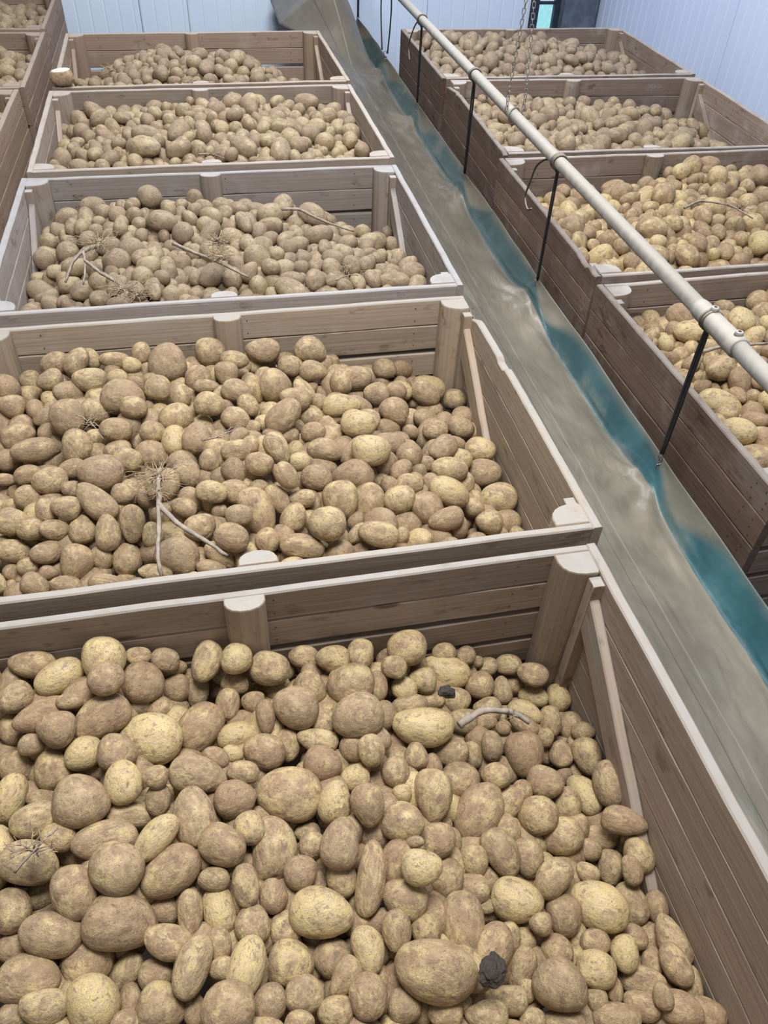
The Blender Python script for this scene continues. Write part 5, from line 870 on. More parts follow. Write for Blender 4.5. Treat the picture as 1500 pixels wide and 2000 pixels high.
69,814,110,11312,976,1226,125,9505,256,619,157,7293,85,233,137,20532,1015,639,174,17653,377,1072,200,10063,1520,804,93,13724,1167,426,178,9214,560,375,206,11912,1069,408,171,12402,
300,884,193,14611,928,703,205,13391,428,1221,191,10948,1546,647,81,11532,839,708,199,10633,1273,436,191,18784,1511,904,117,5447,659,102,105,8120,703,379,164,15478,1641,653,50,19275,
1461,771,123,11851,670,161,153,10122,833,434,147,12961,512,1067,179,12594,640,801,167,16115,1370,455,147,15364,1205,904,191,14551,905,399,160,16442,63,1117,101,8994,129,1083,173,6984,
476,329,152,4719,1426,170,89,14067,71,645,102,13950,297,769,137,11448,576,293,196,6988,780,312,123,5903,337,1153,167,10436,1177,769,212,4749,1152,476,203,9802,1653,402,40,20593,
1214,357,200,19185,768,270,120,6488,458,114,144,10819,74,732,125,15270,793,744,157,13939,402,870,192,10514,249,674,160,7049,957,1048,167,10487,697,141,101,8247,187,59,94,7186,
505,1180,194,20097,580,558,179,14779,188,627,121,15551,875,312,147,12190,678,516,175,2933,892,954,199,9224,307,458,182,8013,875,476,146,11420,509,166,179,17565,1343,355,169,12625,
626,407,160,6449,1574,378,90,11854,511,137,82,7772,919,1141,136,9541,535,995,226,15624,197,277,169,14031,127,130,100,5982,601,123,130,7895,1627,1074,69,12236,397,83,120,15798,
1258,855,171,6796,450,428,181,15544,695,651,204,12620,85,1007,147,20927,557,789,161,12532,788,899,190,12397,138,393,120,18283,1146,790,174,10577,1001,738,210,14151,910,195,118,12342,
889,233,180,13642,1089,324,187,15209,768,1038,185,10287,145,895,168,12938,1400,382,114,12299,935,1204,181,13907,759,858,151,10195,403,293,168,14459,791,651,147,12680,651,61,86,7278,
1283,1014,161,14954,625,308,163,13993,1602,918,112,12176,1216,704,161,9137,244,71,111,13498,718,1076,176,11942,178,1136,193,5441,850,190,126,12121,1512,720,97,10250,979,453,179,17064,
72,417,87,11355,1242,291,150,16791,175,107,111,12447,710,1143,162,8994,1090,753,162,11600,1396,725,121,17137,460,968,170,8502,982,290,199,8533,74,147,110,14434,170,477,147,9164,
190,55,142,4951,1057,1059,173,13557,229,425,117,15061,516,476,212,11470,78,1133,165,10565,1092,248,127,7499,1041,224,119,10064,263,1228,134,13991,1717,446,45,8216,742,1018,132,8526,
845,644,160,13793,971,157,123,15094,1297,224,167,9391,537,86,140,14561,1170,689,205,14727,672,333,143,8228,236,477,193,18125,70,290,91,9362,464,276,157,11830,
),
8: (363,534,251,9067,412,604,304,12206,317,667,266,9366,770,1153,210,16502,428,239,200,11428,811,479,255,10163,1115,1177,224,18872,161,753,231,12516,71,780,143,9874,267,102,213,17489,
463,257,151,11919,1456,763,204,12880,804,350,208,5490,978,566,273,14008,1043,537,266,11958,549,336,183,11720,115,836,201,4437,816,643,265,10296,636,164,152,13998,122,625,233,9817,
317,819,263,13528,534,807,313,9871,430,759,331,10368,1158,173,152,14633,566,517,233,8415,80,257,145,6533,342,519,214,6347,687,790,286,9832,1330,463,201,8284,900,90,128,1100,
469,662,338,11077,181,1087,182,4964,377,968,247,16824,912,704,304,11335,1230,428,217,16276,462,440,205,3288,651,716,276,10891,269,263,172,13946,167,1040,182,6805,1716,277,72,19075,
1442,607,200,10318,1470,441,195,11925,1164,738,294,20708,767,64,150,9606,1443,697,165,8886,958,350,199,8276,920,132,165,15833,61,294,158,8509,65,1075,187,9849,556,462,236,13032,
815,429,230,8822,711,91,181,6857,605,669,276,9292,872,521,253,9336,263,339,214,6920,105,374,215,13006,869,778,276,19071,1211,1106,212,5710,1229,229,178,15289,160,1079,253,13218,
448,299,207,6424,110,297,219,11546,956,753,273,16057,532,417,217,5565,693,251,246,11357,398,368,236,10252,929,645,254,7042,788,397,210,4116,799,701,265,9525,1177,334,188,15982,
1403,884,198,20834,849,317,218,12590,77,468,194,11979,1504,120,45,4689,776,832,284,8774,68,347,150,10860,878,142,226,15040,1347,392,229,16083,668,1130,264,14084,88,1021,218,7558,
338,454,202,9929,1567,71,36,12841,103,1111,228,8720,149,260,167,14046,998,64,124,4356,1515,349,111,15985,1224,1047,187,15988,983,457,242,11860,1503,901,178,19789,908,454,278,20578,
1481,241,139,7182,1295,497,232,10185,1650,519,85,7721,212,591,234,14722,367,308,196,16737,229,661,259,17410,54,196,143,5004,484,327,170,10181,1403,245,142,14711,415,1187,245,14244,
856,891,264,5381,967,220,198,11549,521,264,187,6735,1645,256,46,15032,1390,733,187,15158,727,228,185,10206,1704,146,9,14820,914,556,256,9333,1518,76,63,8610,1093,160,203,19348,
788,1196,262,8806,56,981,155,1290,815,526,275,3786,1523,593,188,10959,242,62,144,7730,1380,520,187,19583,371,784,302,14250,513,307,211,4202,763,515,244,10928,743,176,165,10454,
455,936,302,18194,1097,80,138,12061,1356,322,189,10771,1387,53,101,3150,655,360,234,14766,1320,589,202,9227,967,400,224,9851,861,112,150,9804,78,955,221,8322,80,213,199,16007,
70,140,165,12924,1260,69,129,7437,416,168,129,6749,911,353,228,13772,1633,475,84,7051,1035,411,222,11356,1496,718,159,10012,920,604,252,6534,124,912,182,12950,1070,729,273,11574,
237,513,239,11845,366,861,272,12248,257,504,180,10655,671,618,295,16204,382,99,135,9489,689,105,139,6918,1671,369,112,19554,1020,1191,208,11774,859,573,251,6235,55,480,118,2724,
1744,360,85,4773,856,468,231,6024,167,684,187,19731,1342,258,182,7241,1218,119,214,14411,668,924,255,15164,294,476,234,10215,1607,610,151,20895,549,559,275,14241,1067,436,282,13262,
1586,281,100,9827,1141,280,206,6077,1310,109,182,13510,158,816,211,8687,150,183,195,7002,1014,714,263,8490,995,628,319,8964,456,611,277,6050,211,1035,205,10666,380,686,313,16496,
909,854,307,12116,1177,659,259,13041,519,616,305,13753,581,1163,244,10309,750,283,212,11702,202,1189,258,11845,854,173,157,8271,619,570,247,16737,585,391,228,17016,454,498,236,8077,
1008,325,238,9794,1054,622,284,14698,301,688,232,3610,335,1132,271,15306,628,452,271,13703,1152,83,133,9672,1606,412,80,11025,1542,182,108,12893,1102,565,307,8838,1500,395,156,9375,
161,464,210,15752,1643,789,167,20560,1705,1056,127,20871,1718,224,3,14193,754,947,266,7254,429,125,165,10347,990,629,261,9312,1116,378,209,13496,1295,57,118,2764,76,760,211,14993,
105,978,176,8288,1142,59,181,6283,611,215,211,18767,96,560,202,14824,1576,354,71,10643,1209,59,193,6534,356,635,276,7843,78,1125,180,8595,1206,94,139,13708,999,100,180,13955,
316,733,266,9899,310,73,153,14500,558,81,155,17586,993,495,288,8066,1141,653,311,6599,324,364,227,9732,1373,804,228,10439,630,81,196,13448,131,161,146,6030,639,62,134,8018,
1547,786,188,15619,547,158,174,7122,1131,476,229,10270,787,576,259,13748,400,185,186,10827,742,399,239,13113,532,211,148,12917,75,652,183,15162,795,123,183,20603,422,546,263,11340,
875,653,279,13166,1530,464,150,15668,1241,567,259,15314,1367,980,198,14097,592,608,296,8886,1308,661,182,14969,1048,261,221,12673,1369,173,166,19697,327,158,189,9740,737,642,268,9175,
1261,421,173,7303,365,166,141,10785,463,434,285,20749,1286,60,168,6611,163,978,190,10341,832,835,240,9875,210,232,178,13563,577,720,332,20059,1287,1185,192,7643,67,942,168,8864,
1472,73,104,14383,1194,499,230,10545,1096,430,215,7766,72,711,145,13428,365,579,279,10603,68,587,154,9519,1465,539,172,16497,997,300,182,11993,367,410,197,9254,1437,374,180,5510,
262,189,161,14431,1277,352,204,6476,187,67,159,9918,1417,67,144,10261,481,561,266,9318,1434,174,115,15929,1041,67,131,8784,469,185,149,13494,1082,1025,235,13700,442,360,189,8376,
841,703,292,4245,853,376,258,7816,276,945,260,14795,1021,237,154,13388,858,965,296,17285,702,480,288,14749,1152,492,287,13063,198,903,232,20731,1060,69,176,5448,296,220,219,9414,
254,1165,206,15782,300,864,322,13260,152,616,174,10139,702,58,139,6195,608,313,200,16051,57,898,165,6014,1629,962,130,20972,841,1051,254,11599,544,985,271,11904,72,846,162,13428,
694,144,158,6643,955,71,139,9825,1158,437,205,8401,835,383,211,5728,1716,490,97,15587,131,1078,181,7312,1627,124,71,20525,1581,440,116,11694,1719,816,119,18684,207,134,166,14962,
254,410,223,11210,69,523,143,11899,489,673,284,6297,1341,66,129,10332,145,121,166,11450,740,1028,249,6981,1733,598,107,11261,1178,383,247,11335,389,487,238,11934,194,305,210,11019,
1037,778,304,11858,986,832,267,19511,427,74,133,9041,812,216,208,19769,1240,334,166,10785,492,381,215,14446,1461,311,161,15879,57,1013,176,6625,315,567,245,12067,1029,482,235,5512,
1622,496,145,14470,68,415,149,11681,485,71,146,12922,
),
9: (1729,827,114,10835,1583,200,134,5271,1668,130,99,7951,1446,784,200,19398,1450,711,141,16111,1534,956,165,8324,1528,422,113,10365,1544,1141,124,12973,1720,598,109,9618,1334,437,201,19784,
1329,842,146,14579,1737,1051,109,7332,1601,623,130,17628,1282,737,212,16775,1734,137,103,10332,1733,636,149,7754,1390,705,182,11272,1462,303,156,11343,1527,56,98,5219,1622,96,116,12927,
1728,1109,130,13286,1727,510,104,9487,1748,769,100,3848,1488,371,151,10261,1347,774,172,10355,1662,245,130,20206,1582,59,96,5954,1540,570,129,16500,1369,1021,192,18060,1568,469,127,13176,
1728,793,168,13221,1727,285,169,10395,1482,82,174,18770,1740,313,93,4759,1568,64,146,9559,1289,998,171,12057,1440,898,153,18924,1603,942,184,18248,1669,555,129,14705,1383,357,124,9913,
1269,847,199,12250,1276,1135,169,9323,1364,479,131,11830,1744,653,101,5960,1667,971,123,12072,1665,143,158,14420,1410,1199,169,10756,1627,381,137,15866,1605,315,107,11995,1414,140,163,14427,
1385,420,123,12118,1733,268,104,10336,1448,646,141,11197,1742,443,94,5504,1728,965,165,9494,1447,415,154,7314,1742,907,107,6196,1495,673,184,8205,1736,511,162,8777,1658,867,166,9218,
1615,680,184,16787,1669,621,120,8060,1496,511,131,12601,1707,340,126,15783,1620,304,175,13185,1479,960,137,13234,1640,476,124,12593,1684,179,100,7785,1467,1045,171,9481,1434,586,164,11432,
1715,1037,198,15584,1553,795,171,9489,1352,911,154,13949,1430,486,130,13097,1566,131,120,13162,1274,1200,140,12716,1421,244,145,5389,1363,245,156,9349,1746,352,89,2759,1664,745,177,14516,
1745,868,101,3607,1674,1125,176,11913,1455,1137,146,16760,1550,1081,156,9370,1413,74,109,8592,1728,1003,108,7511,1474,57,101,6183,1332,622,203,9480,1738,231,145,6662,1742,392,97,6188,
1403,514,188,13457,1682,381,165,5171,1349,312,169,13382,1510,93,98,5774,1571,613,200,14223,1535,870,168,12897,1734,954,109,6875,1461,524,167,5529,1616,1154,153,10125,1723,433,165,15469,
1724,701,149,16315,1738,556,106,8305,1607,1078,123,11553,1496,600,167,8153,1729,164,156,9684,1599,523,183,19043,1671,1033,124,13036,1729,205,101,9052,1543,270,119,15929,1729,580,159,6987,
),
10: (1259,340,210,10622,1560,945,181,13569,1734,865,167,10917,1183,69,221,11802,1734,414,149,10572,1560,1028,195,16513,1550,145,182,13325,1152,531,255,5328,1740,569,123,7421,1441,776,209,9616,
1630,173,109,12162,1728,661,139,13435,1564,388,194,20165,1617,112,140,20606,1248,269,237,8536,1350,482,247,7570,1742,710,113,3735,1534,624,159,12324,1290,67,172,11551,1494,80,189,12356,
1473,311,217,7787,1723,799,172,9926,1734,126,96,6402,1426,964,213,10527,1336,436,205,8632,1225,375,244,7385,1245,556,257,11109,1533,686,180,7705,1674,203,160,10317,1296,221,217,7441,
1738,751,132,9075,1738,325,105,9277,1326,1058,189,15279,1185,940,247,11018,1139,1198,223,12457,1676,120,96,4685,1216,63,173,8543,1699,1039,182,10444,1618,529,145,14076,1613,220,152,10295,
1146,674,232,17535,1261,419,218,13681,1359,670,213,11582,1656,1045,135,10488,1581,669,151,11607,1374,722,233,6244,1444,501,220,5685,1467,66,128,10805,1595,1126,154,17073,1743,402,95,5328,
1584,293,166,9940,1506,743,177,12791,1732,816,119,7370,1194,336,207,11441,1662,409,147,8010,1512,517,169,16540,1358,256,209,9221,1240,121,226,14735,1623,354,163,8845,1732,513,123,11901,
1158,210,255,20580,1529,560,235,16470,1131,834,261,8396,1469,166,174,10422,1611,1199,138,11951,1675,618,133,9849,1450,551,212,9440,1213,449,255,11033,1198,834,241,9877,1455,924,158,16991,
1684,482,153,7624,1356,75,205,8157,1745,447,97,4665,1230,1034,240,20946,1281,473,258,12137,1290,1201,179,12028,1434,114,174,9880,1436,295,181,8803,1642,476,125,7675,1358,143,166,13609,
1735,136,190,9381,1683,953,163,7831,1670,710,156,19643,1149,790,210,11535,1520,1103,209,10733,1427,622,230,9120,1459,1022,162,17244,1482,469,207,4885,1727,903,121,8970,1305,544,214,11690,
1655,888,150,20094,1274,677,230,14199,1731,615,117,5954,1313,119,189,5293,1730,1058,128,11605,1513,324,133,14012,1124,995,225,4852,1401,461,205,14756,1540,75,129,15478,1324,360,205,17974,
1375,580,244,9798,1723,169,122,15595,1507,269,180,11782,1738,990,125,8831,1174,372,254,6288,1284,292,190,12849,1432,1069,228,16283,1395,72,146,12901,1594,479,177,6923,1672,357,122,10681,
1650,303,144,10360,1425,360,206,14751,1626,608,142,9082,1737,1135,127,8813,1378,406,203,12734,1334,996,217,11091,1378,869,207,19559,1406,199,186,19444,1304,617,258,13966,1339,57,143,6687,
1513,196,145,13815,1587,734,193,16035,1522,445,175,8803,1726,252,119,15933,1301,774,261,20942,
),
11: (1727,463,125,14647,1641,988,121,17526,1251,84,203,19807,1147,1210,182,18105,1231,317,176,11902,1723,794,138,16250,1720,282,101,9878,1745,234,92,4996,1502,480,172,9256,1269,388,188,12022,
1538,426,138,18545,1505,660,164,13239,1733,1137,107,11605,1290,1051,189,8454,1467,66,179,10378,1655,604,131,14231,1619,60,101,6702,1680,744,143,7720,1248,569,241,18821,1650,462,140,19582,
1307,435,216,12235,1647,112,103,8857,1417,1124,175,13645,1370,483,226,13723,1743,637,99,5904,1251,860,194,20540,1603,561,166,18924,1288,164,192,10578,1726,282,166,13891,1488,339,144,18724,
1394,64,137,9660,1553,192,125,12601,1659,117,146,3339,1444,708,190,14239,1139,701,193,13033,1655,294,118,13950,1583,1036,162,12938,1194,584,184,9374,1674,161,157,6730,1558,1218,175,13207,
1690,530,120,14957,1499,219,184,17110,1327,746,198,17071,1570,644,142,15031,1736,181,95,4895,1741,841,97,7232,1387,636,213,7054,1605,922,153,10331,1739,1102,151,5702,1741,132,102,7790,
1561,118,116,10935,1640,1171,140,14331,1728,1058,111,13360,1405,143,163,18806,1487,132,143,18215,1488,1060,167,20911,1341,959,192,13892,1140,208,225,12941,1135,88,193,10516,1569,1127,158,14084,
1400,438,183,9651,1738,900,99,7780,1566,749,164,9861,1208,655,211,18219,1343,1147,202,13083,1620,84,147,6476,1736,631,146,7762,1357,231,167,16758,1737,167,148,8913,1692,142,107,10913,
1167,973,222,20610,1318,144,149,10161,1360,1218,175,13387,1359,361,216,10561,1296,317,210,7187,1704,347,112,14295,1575,65,148,4868,1458,533,231,18123,1146,867,210,16374,1344,61,141,8191,
1211,1198,149,15125,1135,477,200,10686,1725,696,123,15083,1134,570,195,10489,1650,363,175,14725,1518,71,123,13948,1582,288,142,17782,1688,220,124,16570,1731,579,115,11377,1221,429,192,9595,
1527,836,172,14080,1193,153,211,14687,1543,519,181,10652,1407,1016,189,16972,1188,294,231,11904,1683,1034,166,12743,1720,999,107,11031,1457,899,147,18674,1462,411,179,20923,1739,948,109,7992,
1738,397,112,8509,1673,907,150,11213,1409,305,173,20601,1335,274,213,5313,1494,601,199,14210,
),

}
def fib(n):
    i = np.arange(n) + .5; z = i / n; ph = i * 2.399963
    r = np.sqrt(1 - z * z); return np.stack([r * np.cos(ph), r * np.sin(ph), z], 1)
FIB = fib(64)
rng = np.random.default_rng(11)
CP, CA, CB, CS, CT, CQ, CREG = [], [], [], [], [], [], []
def put(ci, x, y, z, a, b_, c_, ax, roll, tone, q):
    _, cx, cy, rot, W, D, _l = CRATES[ci]
    cs, sn = math.cos(rot), math.sin(rot)
    lx, ly = x - W / 2, y - D / 2
    e = np.cross(ax, (0, 0, 1.0)); e /= np.linalg.norm(e) + 1e-9
    g = np.cross(ax, e); bv = e * math.cos(roll) + g * math.sin(roll)
    R3 = np.array([[cs, -sn, 0], [sn, cs, 0], [0, 0, 1]])
    CP.append((cx + cs * lx - sn * ly, cy + sn * lx + cs * ly, z)); CA.append(R3 @ ax); CB.append(R3 @ bv)
    CS.append((a, b_, c_)); CT.append(tone); CQ.append(q); CREG.append((ci, x, y))
for r in NEAR:
    az, el = math.radians(r[7]), math.radians(r[8])
    put(r[0], r[1] / 1000, r[2] / 1000, r[3] / 1000, r[4] / 1000, r[5] / 1000, r[6] / 1000,
        np.array([math.cos(el) * math.cos(az), math.cos(el) * math.sin(az), math.sin(el)]), math.radians(r[9]), r[10], 0 if len(CP) < 300 else 7)
for ci, rows in HEAP.items():
    q = 7 if ci < 2 else (6 if ci in (2, 5, 6) else 4)
    for k in range(0, len(rows), 4):
        x, y, z, code = rows[k:k + 4]
        d = FIB[code % 64]; ra = 1.03 + (code // 64 % 8) * .08; b_ = (16 + code // 512) / 1000
        put(ci, x / 1000, y / 1000, (z - 300) / 1000, b_ * ra, b_, b_ * rng.uniform(.82, .98), d, rng.uniform(0, 6.28), int(rng.choice([-1, 0, 1], p=[.5, .38, .12] if ci < 2 else [.3, .45, .25])), q)  # front fillers soil-browner, which also puts the shade of the gaps into their tone
P = np.array(CP); AX = np.array(CA); BX = np.array(CB); CX = np.cross(AX, BX); SZ = np.array(CS); TONE = np.array(CT); QL = np.array(CQ)

def region(ci, x, y):
    cn = 'nearest crate' if ci == 0 else ('second crate' if ci == 1 else ('third crate' if ci == 2 else 'right-hand row'))
    if ci == 0:
        s = 'by the right boards' if x > 1.5 else ('well right' if x > 1.2 else ('right of centre' if x > .98 else ('midway across' if x > .8 else ('left of centre' if x > .58 else 'far left'))))
        u = 'at the back' if y > 1.05 else ('towards the back' if y > .9 else ('above middle' if y > .75 else ('halfway down' if y > .6 else ('low down' if y > .45 else 'at the bottom'))))
        return f'{u}, {s} in the {cn}'
    s = 'right side' if x > 1.3 else ('middle' if x > .8 else 'left side')
    u = 'back' if y > .85 else ('centre' if y > .4 else 'front')
    return f'in the {u} {s} of the {cn}'

def cube_sphere(n):
    key = {}; V = []; F = []
    def vid(p):
        k = tuple(round(c * 1000) for c in p)
        if k not in key:
            key[k] = len(V); V.append(p)
        return key[k]
    for ax in range(3):
        for sg in (-1, 1):
            for i in range(n):
                for j in range(n):
                    q4 = []
                    for (a, c) in ((i, j), (i + 1, j), (i + 1, j + 1), (i, j + 1)):
                        uu = math.tan((a / n * 2 - 1) * math.pi / 4); vv = math.tan((c / n * 2 - 1) * math.pi / 4)
                        p = [0, 0, 0]; p[ax] = sg; p[(ax + 1) % 3] = uu; p[(ax + 2) % 3] = vv
                        q4.append(vid(tuple(p)))
                    F.append(q4 if sg > 0 else q4[::-1])
    V = np.array(V); V /= np.linalg.norm(V, axis=1)[:, None]
    return V, np.array(F)

def deform(Dn, seed):
    rg = np.random.default_rng(seed)
    r = np.ones(len(Dn))
    for k in range(5):
        d = rg.normal(size=3); d /= np.linalg.norm(d)
        fr = rg.uniform(1.2, 3.2)
        r += rg.uniform(.015, .05) * np.sin(fr * (Dn @ d) + rg.uniform(0, 6.28))
    # lumps and knobs
    for k in range(rg.integers(0, 3)):
        d = rg.normal(size=3); d[0] *= 1.6; d /= np.linalg.norm(d)
        r += rg.uniform(.08, .22) * np.exp(-((1 - Dn @ d) / rg.uniform(.08, .25)))
    # eyes: shallow dents with a small brow
    for k in range(rg.integers(3, 8)):
        d = rg.normal(size=3); d /= np.linalg.norm(d); q = 1 - Dn @ d
        r += -.045 * np.exp(-q / .012) + .018 * np.exp(-((q - .03) / .015) ** 2)
    V = Dn * r[:, None]
    tp = rg.uniform(-.22, .22); V[:, 1] *= 1 + tp * V[:, 0]; V[:, 2] *= 1 + tp * V[:, 0]
    bd = rg.uniform(-.16, .16); V[:, 1] += bd * (V[:, 0] ** 2 - .4)
    # a little blockier than an ellipsoid
    V[:, 0] = np.sign(V[:, 0]) * np.abs(V[:, 0]) ** .93
    V[:, 1] = np.sign(V[:, 1]) * np.abs(V[:, 1]) ** .95
    lo, hi = V.min(0), V.max(0)
    return (V - (lo + hi) / 2) / ((hi - lo) / 2) * 1.03

NV = 40
D16, F16 = cube_sphere(15)
variants = []
for k in range(NV):
    V = deform(D16, 100 + k)
    m = mesh('potato', V, [tuple(f) for f in F16.tolist()], True)
    at = m.attributes.new('pco', 'FLOAT_VECTOR', 'POINT'); at.data.foreach_set('vector', V.ravel())
    m.materials.append(MP1)
    variants.append(m)
OVR = {0: ('largest potato, long and tan, low in the middle of the nearest crate', 'largest potato of the nearest crate'), 1: ('big smooth brown oval potato low on the left of the nearest crate', 'big smooth brown oval potato'), 2: ('very large mottled oval potato in the centre of the nearest crate', 'very large mottled potato'), 10: ('large pale round knobbly potato upper left in the nearest crate', 'large pale knobbly potato'), 3: ('large pale yellow oval potato in the lower middle of the nearest crate', 'large pale yellow oval potato'), 18: ('broad pale yellow potato in the upper middle of the nearest crate', 'broad pale yellow potato'), 5: ('large round dark brown potato at the left of the nearest crate', 'large round dark brown potato'), 23: ('upright oval brown-patched potato left of centre in the nearest crate', 'upright brown-patched potato'), 14: ('large tilted oval potato right of centre in the nearest crate', 'large tilted oval potato'), 4: ('large round brown potato at the bottom, right of the largest one', 'large round brown potato'), 25: ('tall narrow yellow potato in the centre of the nearest crate', 'tall narrow yellow potato'), 35: ('tall pointed yellow potato at the bottom, left of centre', 'tall pointed yellow potato'), 20: ('large upright egg-shaped potato above right of the largest potato', 'egg-shaped potato'), 12: ('large pale yellow potato near the right boards of the nearest crate', 'pale yellow potato near the boards'), 24: ('wide yellow potato right of the centre, low in the nearest crate', 'wide yellow potato'), 76: ('big round potato against the back boards of the second crate', 'big round potato by the back boards'), 70: ('long leaning potato in front of centre in the second crate', 'long leaning potato'), 48: ('bright yellow oval potato in the back left of the nearest crate', 'bright yellow oval potato'), 32: ('round dark brown potato in the back middle of the nearest crate', 'round dark brown potato at the back'), 74: ('tall potato against the back boards at the left of the nearest crate', 'tall potato by the back boards'), 71: ('yellow oval potato lying against the right side boards', 'yellow potato against the side boards'), 44: ('big brown potato on the left of the second crate', 'big brown potato of the second crate')}
ind = np.where(QL == 0)[0]
made = []
DUSTY = (0, .15, .62, .5, .6, .05, .05, .55, .8, .5, .5, .6)      # how much soil still clings to the skins, crate by crate
for c, i in enumerate(ind):
    a, b_, c_ = SZ[i]
    o = bpy.data.objects.new('potato', variants[(c * 7 + 3) % NV]); COL.objects.link(o)
    sg = 1 if rng.random() < .5 else -1
    Mx = Matrix(((AX[i][0] * sg, BX[i][0] * sg, CX[i][0], P[i][0]), (AX[i][1] * sg, BX[i][1] * sg, CX[i][1], P[i][1]), (AX[i][2] * sg, BX[i][2] * sg, CX[i][2], P[i][2]), (0, 0, 0, 1)))
    lc, rt, _ = Mx.decompose()
    o.location = lc; o.rotation_mode = 'QUATERNION'; o.rotation_quaternion = rt; o.scale = (a, b_, c_)
    tn = {-1: rng.uniform(0, .25), 0: rng.uniform(.35, .68), 1: rng.uniform(.85, 1.1)}[int(TONE[i])]
    o.color = (tn, DUSTY[CREG[i][0]], 0, 1)
    if c in OVR: lb = OVR[c][0]
    else:
        size = 'large' if a > .052 else ('small' if a < .034 else 'mid-sized')
        shp = 'long' if a / b_ > 1.42 else ('round' if a / b_ < 1.14 else 'oval')
        colr = {-1: 'brown', 0: 'dusty tan', 1: 'yellow'}[int(TONE[i])]
        lb = f'{size} {shp} {colr} potato {region(*CREG[i])}'
    tag(o, lb, 'potato', 'potatoes heaped in the nearest crates'); made.append((o, i, c in OVR))

marks = [(ind[c], P[ind[c]], CREG[ind[c]][0], short) for c, (full, short) in OVR.items()]
marks += [(-1, np.array(v), 1, s) for v, s in (((.655, 1.62, 0), 'forked stalk'), ((.9, 2.58, 0), 'middle post at the back of the second crate'),
          ((.95, 1.40, 0), 'front middle post of the second crate'), ((1.78, 2.0, 0), 'splintered right boards'), ((1.72, 2.5, 0), 'back right post of the second crate'),
          ((1.35, 1.95, 0), 'middle of the right half of the second crate'), ((.15, 2.45, 0), 'back left post of the second crate'))]
labels = [o['label'] for o, _, _ in made]
used = set()
for o, i, hero in made:
    if hero or labels.count(o['label']) < 2: continue
    best = None
    for h, hp, hc, short in marks:
        dv = P[i] - hp; d = math.hypot(dv[0], dv[1])
        if hc != CREG[i][0] or d > .6 or h == i: continue
        side = ('right of' if dv[0] > 0 else 'left of') if abs(dv[0]) > abs(dv[1]) else ('behind' if dv[1] > 0 else 'in front of')
        lb = o['label'].split(' potato ')[0] + ' potato ' + side + ' the ' + short
        if lb not in used and len(lb.split()) < 17 and (best is None or d < best[0]): best = (d, lb)
    if best: o['label'] = best[1]; used.add(best[1])

# the rest of the potatoes, one joined heap object
sm = {}
for n in (4, 6, 7):
    Dn, Fn = cube_sphere(n)
    sm[n] = ([deform(Dn, 100 + k) for k in range(NV)], Fn)
VV = []; FF = []; PC = []; PT = []; off = 0
for i in np.where(QL != 0)[0]:
    n = int(QL[i]); vs, Fn = sm[n]
    k = int(rng.integers(NV)); V = vs[k] * SZ[i]
    sg = 1 if rng.random() < .5 else -1
    Wv = (V[:, :1] * sg) * AX[i] + (V[:, 1:2] * sg) * BX[i] + V[:, 2:] * CX[i] + P[i]
    VV.append(Wv); FF.append(Fn + off); off += len(V)
    PC.append(vs[k])
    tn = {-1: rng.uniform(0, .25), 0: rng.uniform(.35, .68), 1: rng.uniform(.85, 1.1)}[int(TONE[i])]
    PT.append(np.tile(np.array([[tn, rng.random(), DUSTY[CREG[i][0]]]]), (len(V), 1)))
VV = np.concatenate(VV); FF = np.concatenate(FF); PC = np.concatenate(PC); PT = np.concatenate(PT)
hm = bpy.data.meshes.new('potato_heap')
hm.vertices.add(len(VV)); hm.vertices.foreach_set('co', VV.ravel())
hm.loops.add(FF.size); hm.loops.foreach_set('vertex_index', FF.ravel())
hm.polygons.add(len(FF)); hm.polygons.foreach_set('loop_start', np.arange(0, FF.size, 4)); 
hm.polygons.foreach_set('use_smooth', np.ones(len(FF), bool))
hm.update(calc_edges=True)
at = hm.attributes.new('pco', 'FLOAT_VECTOR', 'POINT'); at.data.foreach_set('vector', PC.ravel())
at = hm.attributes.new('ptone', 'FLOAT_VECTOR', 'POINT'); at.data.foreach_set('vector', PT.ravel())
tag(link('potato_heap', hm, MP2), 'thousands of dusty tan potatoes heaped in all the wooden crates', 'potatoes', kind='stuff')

# cut potato on the crate corner, rotten and dark ones
def potato_at(name, loc, ax, s, mat, seed, label, cat='potato'):
    V = deform(D16, seed)
    m = mesh(name, V, [tuple(f) for f in F16.tolist()], True)
    at = m.attributes.new('pco', 'FLOAT_VECTOR', 'POINT'); at.data.foreach_set('vector', V.ravel())
    if name == 'rotten_potato':
        from mathutils import noise as mn_
        for v in m.vertices: v.co *= .9 + .30 * mn_.noise(v.co * 1.5 + Vector((seed, 0, 0))) + .10 * mn_.noise(v.co * 4)
        m.polygons.foreach_set('use_smooth', [False] * len(m.polygons))
    o = link(name, m, mat); o.location = loc; o.rotation_euler = ax; o.scale = s
    o.color = (.5, 0, 0, 1)
    return tag(o, label, cat)
cp = empty('cut_potato', (.064, 5.385, .0), label='half-cut potato with white flesh lying on the corner of the back crates', cat='potato')
V = deform(D16, 321); V[:, 2] = np.minimum(V[:, 2], .62 + .10 * V[:, 0])
m = mesh('skin', V, [tuple(f) for f in F16.tolist()], True); at = m.attributes.new('pco', 'FLOAT_VECTOR', 'POINT'); at.data.foreach_set('vector', V.ravel())
o = link('skin', m, MP1, cp); o.scale = (.068, .055, .052); o.location = (0, 0, .052); o.color = (.3, 0, 0, 1)
q = MB(); nn = 20
vs = [(.053 * math.cos(a) * (1 + .05 * math.sin(3 * a)), .043 * math.sin(a) * (1 + .06 * math.cos(2 * a)), .0845 + .004 * math.cos(a)) for a in [2 * math.pi * k / nn for k in range(nn)]]
vs += [(x * .8, y * .8, z + .004) for x, y, z in vs] + [(0, 0, .090)]
